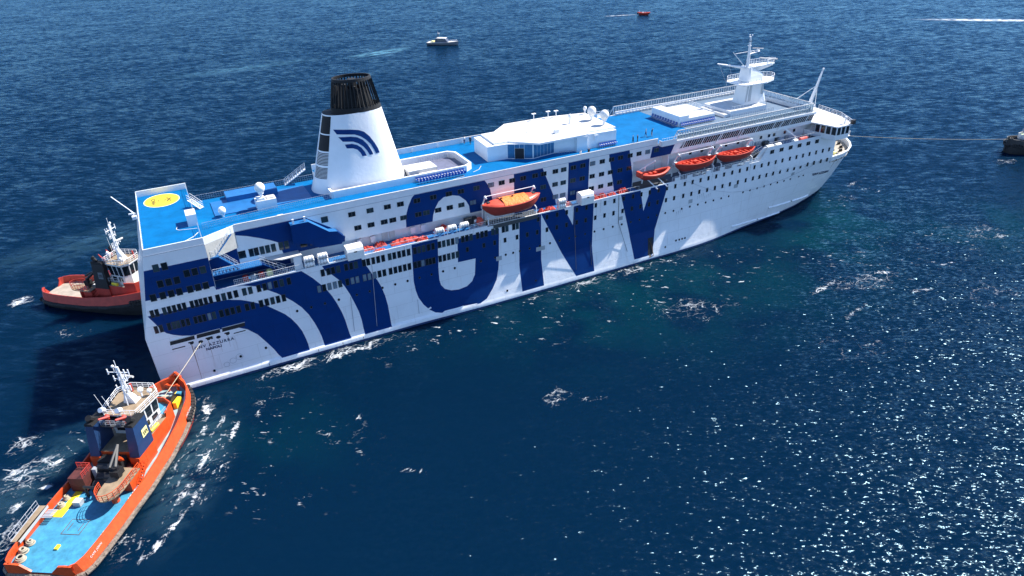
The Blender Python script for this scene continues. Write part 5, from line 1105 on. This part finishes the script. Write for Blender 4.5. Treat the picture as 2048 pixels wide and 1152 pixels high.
    for z, w in ((14.3,1.5),(13.2,.9),(11.6,1.0)):
        b = MB(); b.tube((22.6,-w,z),(22.6,w,z),.07,'rail_white',5)
        for e in (-w,w,-w*.6): b.tube((22.6,e,z-.35),(22.6,e,z+.5),.09,'rail_white',6)
        b.build('yard', mst)
    b = MB(); b.tube((22.6,0,15.1),(22.6,0,16.3),.05,'rail_white'); b.ball((22.6,.5,15.3),.22,'rail_white',8,5); b.tube((22.6,.5,14.3),(22.6,.5,15.2),.05,'rail_white'); b.build('aerial', mst)
    b = MB(); b.tube((22.9,0,12.3),(24.3,0,12.3),.12,'rail_white',5); b.tube((23.9,-.9,12.6),(24.3,.9,12.6),.16,'roof_white',6); b.build('radar_scanner', mst)
    for x, y, h, r in ((24.2,-1.0,.9,.42),(24.6,-2.0,.5,.36)):
        b = MB(); b.tube((x,y,8.9),(x,y,8.9+h),.12,'rail_white',6); b.ball((x,y,8.9+h+r*.8),r,'canister',10,7); b.build('radome', t)
    b = MB(); b.tube((25.4,1.2,8.9),(25.4,1.2,10.2),.18,'tug_red',6); b.build('siren_post', t)
    for x, y in ((20.6,2.2),(20.3,.9),(25.9,-2.0)):
        b = MB(); b.tube((x,y,8.9),(x-.6,y+.3,12.4 if x < 25 else 10.6),.03,'rail_white',4); b.build('whip_aerial', t)
    # towing gear forward
    b = MB(); b.tube((29.4,-1.5,3.9),(29.4,1.6,3.9),.75,'black',12); b.tube((29.4,-1.7,3.9),(29.4,-1.5,3.9),1.1,'black',14); b.tube((29.4,1.6,3.9),(29.4,1.8,3.9),1.1,'black',14); b.box(28.6,30.2,-2.4,-1.8,2.9,4.2,'yellow'); b.box(28.5,30.3,1.9,2.4,2.9,4.0,H_); fw_ = b.build('towing_winch', t)
    b = MB()
    for y in (-.4,-.1,.2): b.tube((29.4,y,4.55),(30.1,y,4.35),.16,'rope_pale',6); b.tube((28.8,y,4.3),(29.4,y,4.65),.16,'rope_pale',6)
    b.build('rope_turns', fw_)
    b = MB(); b.tube((32.3,-.8,3.4),(32.3,-.8,4.9),.2,H_,8); b.tube((32.3,.8,3.4),(32.3,.8,4.9),.2,H_,8); b.tube((32.3,-1.2,4.6),(32.3,1.2,4.6),.17,H_,8); b.build('towing_bitt', t)
    b = MB(); b.tube((33.6,-.9,5.3),(33.9,0,6.0),.22,H_,6); b.tube((33.9,0,6.0),(33.6,.9,5.3),.22,H_,6); b.build('bow_fairlead', t)
    b = MB(); b.box(30.8,31.4,-2.0,-1.2,3.2,4.3,st['topdeck']); b.box(31.2,31.8,-1.6,-.7,3.3,3.9,'yellow'); b.build('windlass', t)
    b = MB(); b.path([(27.4,-4.0,3.6),(31.0,-2.8,4.6)],.09,'rail_white',5); b.build('deck_pipe', t)
    for x in (28.2,27.4):
        b = MB(); y = -hbt(x)+.75; b.ball((x,y,dk(x)+.5),.24,'rail_white',8,5); b.build('deck_vent', t)
    b = MB(); b.rail([(20.8,-3.4,5.75),(25,-3.3,5.75)],.8,'rail_grey',.7,2,.03); b.build('railing', t)
    b = MB(); b.tube((21.0,-2.9,5.3),(22.6,-3.1,5.3),.28,'yellow',8); b.build('gas_bottle', t)
    b = MB(); b.box(23.6,25.0,-4.4,-3.6,2.4,2.5,'steel'); b.box(22.4,23.8,-4.6,-3.7,2.2,2.3,'tan_deck'); b.build('side_hatch', t)
    b = MB(); b.box(15.0,17.0,-2.4,2.6,1.7,3.4,'red_shaded'); b.box(15.4,16.8,-1.6,1.8,3.4,4.6,'soot'); b.tube((15.2,-1.2,3.9),(15.2,1.6,3.9),.6,'black',10); b.build('machinery_casing', t)
    stair((14.2,-4.3,1.85),(17.2,-4.1,3.4),0.6,H_,H_,'stairway',t,8)
    if not detail: return t
    # working deck aft
    b = MB(); pts = [(11.4+2.0*math.cos(a)*1.2, -2.6+1.6*math.sin(a)) for a in [math.pi/2+math.pi*i/9 for i in range(10)]] + [(15.2,-4.2),(15.2,-1.0)]
    b.prism(pts, 3.75, 3.9, 'tan_deck'); b.rail([(x,y,3.9) for x,y in pts[:10]+[pts[10]]],1.0,H_,.8,3,.04); b.tube((11.2,-2.6,1.8),(11.2,-2.6,3.75),.5,H_,10); b.box(13,15.2,-3.9,-1.2,1.8,3.75,H_); b.build('crane_platform', t)
    b = MB(); b.tube((13.6,-2.2,3.9),(13.6,-2.2,5.6),.45,'black',10); b.tube((13.6,-2.2,5.5),(16.2,-1.4,7.0),.26,'black',6); b.tube((16.2,-1.4,7.0),(13.0,-1.9,5.9),.2,'black',6); b.box(12.9,14.2,-2.8,-1.6,4.3,5.2,'soot'); b.tube((15.2,-1.6,5.6),(16.2,-1.3,4.2),.3,'tug_orange',8); b.build('deck_crane', t)
    b = MB(); b.box(12.6,14.8,2.2,4.4,1.8,4.1,'red_shaded'); b.rail([(12.7,2.3,4.1),(14.7,2.3,4.1),(14.7,4.3,4.1)],.9,'tug_red',.6,3,.04); b.box(14.3,14.9,1.5,2.1,2.5,4.2,'steel'); b.build('deck_store', t)
    b = MB(); b.tube((13.2,-.9,2.5),(13.2,1.3,2.5),.8,'black',12); b.box(12.5,14.6,-1.1,1.5,1.8,2.2,'black'); b.tube((14.4,-.9,2.8),(14.4,1.3,2.8),.9,'black',12); b.build('towing_winch', t)
    b = MB(); b.tube((11.8,.2,1.8),(11.8,.2,3.6),.18,'black',8); b.tube((11.8,1.6,1.8),(11.8,1.6,3.6),.18,'black',8); b.tube((11.8,0,3.5),(11.8,1.8,3.5),.2,'black',8); b.build('tow_gantry', t)
    b = MB(); b.box(10.0,10.9,1.6,2.6,1.78,2.5,'steel','roof_white'); b.build('deck_box', t)
    return t
ST1 = dict(hull='tug_orange', low='tug_red', inner='tug_orange', fender='fender', deck='tug_deck_blue', foredeck='tug_deck_green', house='tug_orange', housetop='tan_deck', topdeck='tug_deck_blue', white='tug_white', funnel='tug_blue', plate='yellow_pale')
ST2 = dict(hull='tug_red', low='tug_black', inner='tug_red', fender='rubber', deck='tug_deck_beige', foredeck='tug_deck_beige', house='tug_red', housetop='tug_deck_beige', topdeck='tug_deck_beige', white='tug_white', funnel='tug_black', plate='patrol_grey', tb=[2.9,3.9,4.7,5.35,5.6,5.65,5.6,5.35,4.9,4.2,3.2,2.0,0.7])
ST3 = dict(hull='tug_black', low='tug_black', inner='tug_black', fender='rubber', deck='tug_deck_green', foredeck='deck_beige', house='tug_white', housetop='green_pale', topdeck='green_pale', white='tug_white', funnel='tug_black', plate='tug_white')
HD = R(58.0)
tug1 = tug('bright orange tug with turquoise aft deck pulled up to the ferry stern', (-18.53,-45.46,0), HD, ST1)
# things lying on the orange tug's working deck
def on_tug(x, y, z): c, s_ = math.cos(HD), math.sin(HD); return (-18.53 + x*c - y*s_, -45.46 + x*s_ + y*c, z)
b = MB(); b.add([(8.2,3.0,1.76),(13.2,3.0,1.78),(13.2,4.0,1.78),(9.4,4.0,1.76),(9.4,4.9,1.76),(8.2,4.9,1.76)], [tuple(range(6))], 'yellow'); b.build('deck_marking', tug1)
b = MB()
for p0, p1 in (((5.6,-1.0),(8.0,-1.0)),((8.0,-1.0),(8.0,1.4)),((8.0,1.4),(5.6,1.4)),((5.6,1.4),(5.6,-1.0)),((6.2,-.5),(7.4,-.5)),((6.2,.9),(7.4,.9))): b.tube((*p0,1.74),(*p1,1.74),.035,'rust',4)
b.build('hatch_coaming', tug1)
text_obj('tug_name', 'CAPE JOHN', 0.38, 'tug_white', tug1, Matrix.Translation((1.8,-5.28,2.35)) @ Matrix.Rotation(R(75),4,'X'), space=1.15)
text_obj('tug_name', 'CAPE JOHN', 0.38, 'tug_white', tug1, Matrix.Translation((26.3,-5.12,3.55)) @ Matrix.Rotation(R(10),4,'Z') @ Matrix.Rotation(R(75),4,'X'), space=1.15)
for (x, y), k in (((3.4,-4.55),'tug_white'),((2.2,-4.5),'tug_white'),((12.6,-4.6),'tug_white'),((11.6,-4.6),'tug_white'),((4.5,-4.6),'letter_navy'),((5.6,-4.55),'green_pale')):
    b = MB(); b.box(x-.35,x+.35,y-.3,y+.3,1.7,2.3,k); b.ball((x,y,2.3),.3,k,8,5,.6); b.build('deck_fitting', tug1)
b = MB(); b.box(3.2,3.9,.2,.6,1.7,1.95,'yellow'); b.build('deck_fitting', tug1)
def torus(b, c, R_, r, k, n=18, m_=6, tilt=0.0):
    secs = []
    for i in range(n+1):
        a = 2*math.pi*i/n; secs.append([(c[0]+(R_+r*math.cos(2*math.pi*j/m_))*math.cos(a), c[1]+(R_+r*math.cos(2*math.pi*j/m_))*math.sin(a), c[2]+r*math.sin(2*math.pi*j/m_)+tilt*math.sin(a)) for j in range(m_)])
    b.loft(secs, k, closed=True)
for (x, y, r), lb in (((3.9,4.2,.42),'round coil of pale rope nearest the gangway on the orange tug'),((2.7,4.2,.48),'pale rope coil in the middle of three at the orange tug stern'),((1.5,3.7,.55),'widest loose pale rope coil at the orange tug stern corner'),((10.0,4.3,.42),'grey rope coil on the yellow deck marking of the orange tug'),((11.3,4.4,.36),'smaller grey rope coil forward of the yellow marking on the orange tug')):
    b = MB()
    for i in range(4): torus(b, (rnd.uniform(-.08,.08), rnd.uniform(-.08,.08), .12+.14*i), r-.07*i, .10, 'rope_pale', tilt=.05)
    p = on_tug(x, y, 1.74); o = b.build('rope_coil', None, True, p, HD); tag(o, lb, 'rope', 'rope coils on the orange tug')
g = thing('gangway', 'pale grey gangway plank laid along the port bulwark of the orange tug', 'gangway', on_tug(6.0,5.35,2.3), HD+R(4))
b = MB(); b.box(-2.9,2.9,-.55,.55,.55,.7,'tan_deck'); b.box(-2.9,2.9,-.6,-.5,.4,.75,'rail_grey'); b.box(-2.9,2.9,.5,.6,.4,.75,'rail_grey'); b.build('walkway', g)
b = MB(); b.rail([(-2.8,.55,.7),(2.8,.55,.7)],1.0,'rail_grey',1.1,2,.03); b.build('handrail', g)
b = MB()
for i in range(6): b.box(1.2+.26*i,1.35+.26*i,-1.9,-.6,.3-.02*i,.36-.02*i,'rail_grey')
b.build('step_ladder', g)
b = MB()
for x in (-2,2): b.box(x-.1,x+.1,-.5,.5,-.55,.5,'rust')
b.build('trestle', g)
tug('dark red tug with beige aft deck half hidden behind the ferry stern', (-20.9,34.6,0), R(-40), ST2, scale=.84, detail=True).scale.z = 1.18
tug('black tug at the right edge holding the ferry bow line', (257.2,-17.6,-.2), R(170), ST3, scale=.9, detail=False)

# ------------------------------------------------------------------ far boats
t = thing('patrol_boat', 'grey and white patrol launch with a dark cabin trailing a pale wake', 'patrol boat', (159.3,257.3,0.3), R(-41.6))
L_, B_ = 18.0, 4.8
secs = []
for x in (-9,-8,-4,0,4,6.5,8.2,9):
    u = max(0,(x-1)/8); w = B_/2*(1-u**2.2)+.03; zt = 1.35+.7*max(0,(x+2)/11)
    secs.append([(x,-w,zt),(x,-w*.95,.5),(x-.25*u*2,-w*.55,-.5),(x-.25*u*2,w*.55,-.5),(x,w*.95,.5),(x,w,zt)])
b = MB(); b.loft(secs,'patrol_grey',cap=True); b.add([s_[0] for s_ in secs]+[s_[5] for s_ in reversed(secs)], [tuple(range(2*len(secs)))], 'roof_white'); b.build('hull', t)
b = MB(); b.loft([[(-4.2,-1.9,1.4),(3.6,-1.9,1.7),(3.6,1.9,1.7),(-4.2,1.9,1.4)],[(-3.8,-1.7,3.4),(1.6,-1.6,3.4),(1.6,1.6,3.4),(-3.8,1.7,3.4)]],'patrol_dark',closed=True,cap=True); cabin = b.build('cabin', t)
b = MB(); b.box(-3.6,2.0,-1.8,1.8,3.42,3.7,'roof_white'); b.build('roof', cabin)
for x in (-2.6,-1.2,.2):
    b = MB(); b.add([(x,-1.84,2.4),(x+1.1,-1.84,2.4),(x+1.0,-1.74,3.2),(x,-1.74,3.2)], [(0,1,2,3)], 'glass_dark'); b.build('window', cabin)
b = MB(); b.path([(-3.0,-1.2,3.6),(-2.6,-.6,5.6),(-2.6,.6,5.6),(-3.0,1.2,3.6)],.14,'patrol_dark',5); b.tube((-2.6,0,5.6),(-2.6,0,7.2),.06,'rail_white'); b.tube((-2.9,0,6.0),(-1.8,0,6.0),.3,'roof_white',8); b.build('radar_arch', t)
b = MB(); b.box(-8.8,-8.0,-2,2,.4,.9,'roof_white'); b.box(-6.8,-5.2,-1.6,1.6,1.4,2.0,'yellow_pale'); b.rail([(-8.2,-2.2,1.4),(-4.6,-2.2,1.4)],.9,'rail_white',.9,2,.05); b.build('aft_deck_gear', t)
b = MB(); b.rail([(3.5,-1.9,1.7),(8.2,-.5,2.0),(8.2,.5,2.0),(3.5,1.9,1.7)],.7,'rail_white',1.2,1,.04); b.build('bow_rail', t)
t = thing('rigid_inflatable_boat', 'tiny dark red workboat near the top edge trailing a thin wake', 'small boat', (314.2,278.0,0.3), R(-39))
b = MB(); secs = boat_secs(8.3, 2.9, 1.3, -.3, sheer=.4); b.loft(secs,'boat_red'); b.loft([[(p_[0]*.95,p_[1]*.85,max(p_[2]+.05,.5)) for p_ in s_] for s_ in secs],'cloth_grey'); b.build('hull', t, smooth=True)
b = MB()
for side in (0,-1):
    pts = [Vector(s_[side]) for s_ in secs]
    for a, c in zip(pts, pts[1:]): b.tube(a, c, .3, 'boat_orange', 7)
b.build('buoyancy_tube', t)
b = MB(); b.box(-1.2,.2,-.6,.6,.5,1.9,'tug_white'); b.build('console', t)
b = MB(); b.path([(-3.2,-1,.9),(-3.0,-.9,2.7),(-3.0,.9,2.7),(-3.2,1,.9)],.09,'roof_white'); b.build('roll_bar', t)
b = MB(); b.box(-4.4,-3.8,-.5,.5,.4,1.6,'black'); b.build('outboard_engine', t)
for x, y, i, lb in ((-1.9,.3,1,'tiny helmsman in dark clothes aboard the small red workboat'),(1.2,-.2,0,'tiny figure in white forward in the small red workboat')):
    c, s_ = math.cos(R(-39)), math.sin(R(-39)); tag(obj('person', PM[i], None, (314.2+x*c-y*s_, 278+x*s_+y*c, .9), R(-39)), lb, 'person', 'crew of the workboat')

# ------------------------------------------------------------------ tow lines
def rope(name, p0, p1, sag, r, k, label, n=24):
    p0 = Vector(p0); p1 = Vector(p1); b = MB(); pts = []
    for i in range(n+1):
        f = i/n; p = p0.lerp(p1, f); p.z -= sag*4*f*(1-f); pts.append(p)
    b.path(pts, r, k, 6); tag(b.build(name), label, 'rope', 'tow lines'); return pts
rope('tow_line', on_tug(29.8,-.0,4.5), (4.16,-13.86,8.5), .05, .042, 'rope', 'yellow tow line from the orange tug bow up to the ferry stern opening')
rope('tow_line', (163.8,-1.5,13.4), (226.4,-12.2,4.6), .5, .045, 'rope_pale', 'long thin tow line from the ferry bow to the black tug')

# ------------------------------------------------------------------ wear on the hull: rust runs, fender scuffs, draught marks
mat('rust_run', (0.30, 0.20, 0.13), 0.7, var=0.5, scale=3)
mat('scuff', (0.60, 0.61, 0.63), 0.6, var=0.4, scale=3)
def hull_strip(name, pts, w, k):
    b = MB(); l = []; r_ = []
    for i, (x, z) in enumerate(pts):
        ww = w*(1-.75*i/(len(pts)-1)); l.append((x-ww, -hull_y(max(0,x),z)-.018, z)); r_.append((x+ww, -hull_y(max(0,x),z)-.018, z))
    b.loft([l, r_], k); b.build(name, ferry)
for x, z0, z1, w in ((2.75,8.4,1.7,.07),(5.3,8.4,4.6,.04),(6.9,8.2,5.6,.03),(8.3,8.4,6.2,.03),(94.3,1.75,1.0,.3),(151.0,11.8,9.6,.10),(153.2,11.8,10.3,.07),(39.9,16.9,15.2,.03),(57.9,16.6,14.6,.04),(67.4,16.8,14.2,.04),(81.6,16.9,13.9,.03),(110.6,16.8,14.9,.03),(121.7,16.8,14.2,.04)):
    hull_strip('rust_run', [(x, z0+(z1-z0)*i/6) for i in range(7)], w, 'rust_run')
for x, r_, z in ((7.0,.5,3.1),(8.1,.55,3.5),(9.2,.6,3.9)):
    b = MB(); n = 18; a0 = [(x+r_*math.cos(2*math.pi*i/n), z+r_*math.sin(2*math.pi*i/n)) for i in range(n+1)]; a1 = [(x+(r_-.10)*math.cos(2*math.pi*i/n), z+(r_-.10)*math.sin(2*math.pi*i/n)) for i in range(n+1)]
    b.loft([[(p,-hull_y(p,q)-.02,q) for p,q in a0],[(p,-hull_y(p,q)-.02,q) for p,q in a1]], 'scuff'); b.build('fender_scuff', ferry)
for x0, z in ((109.0,11.0),(107.0,11.4),(101.5,8.9)):
    for i in range(4): hull_strip('draught_mark', [(x0+.55*i, z+.9+.12*i), (x0+.55*i, z+.12*i)], .10, 'scuff')
for x in (13.5, 22.0, 26.4, 30.2):
    hull_strip('rust_run', [(x, 1.25), (x, .95), (x, .6)], .06, 'rust')

mat('wall_sun_toned', (0.46, 0.45, 0.41), 0.6, var=0.15, scale=0.8, streak=0.2, streak_col=(0.3, 0.27, 0.22))  # weak grazing sun on the white wall put into a beige colour
b = MB(); b.add([(8.52,-13.81,22.2),(13.3,-11.32,22.2),(13.3,-11.32,24.9),(8.52,-13.81,24.9)], [(0,1,2,3)], 'wall_sun_toned'); b.build('quarter_wall_tone', ferry)  # added overlay, tones down the sunlit diagonal wall
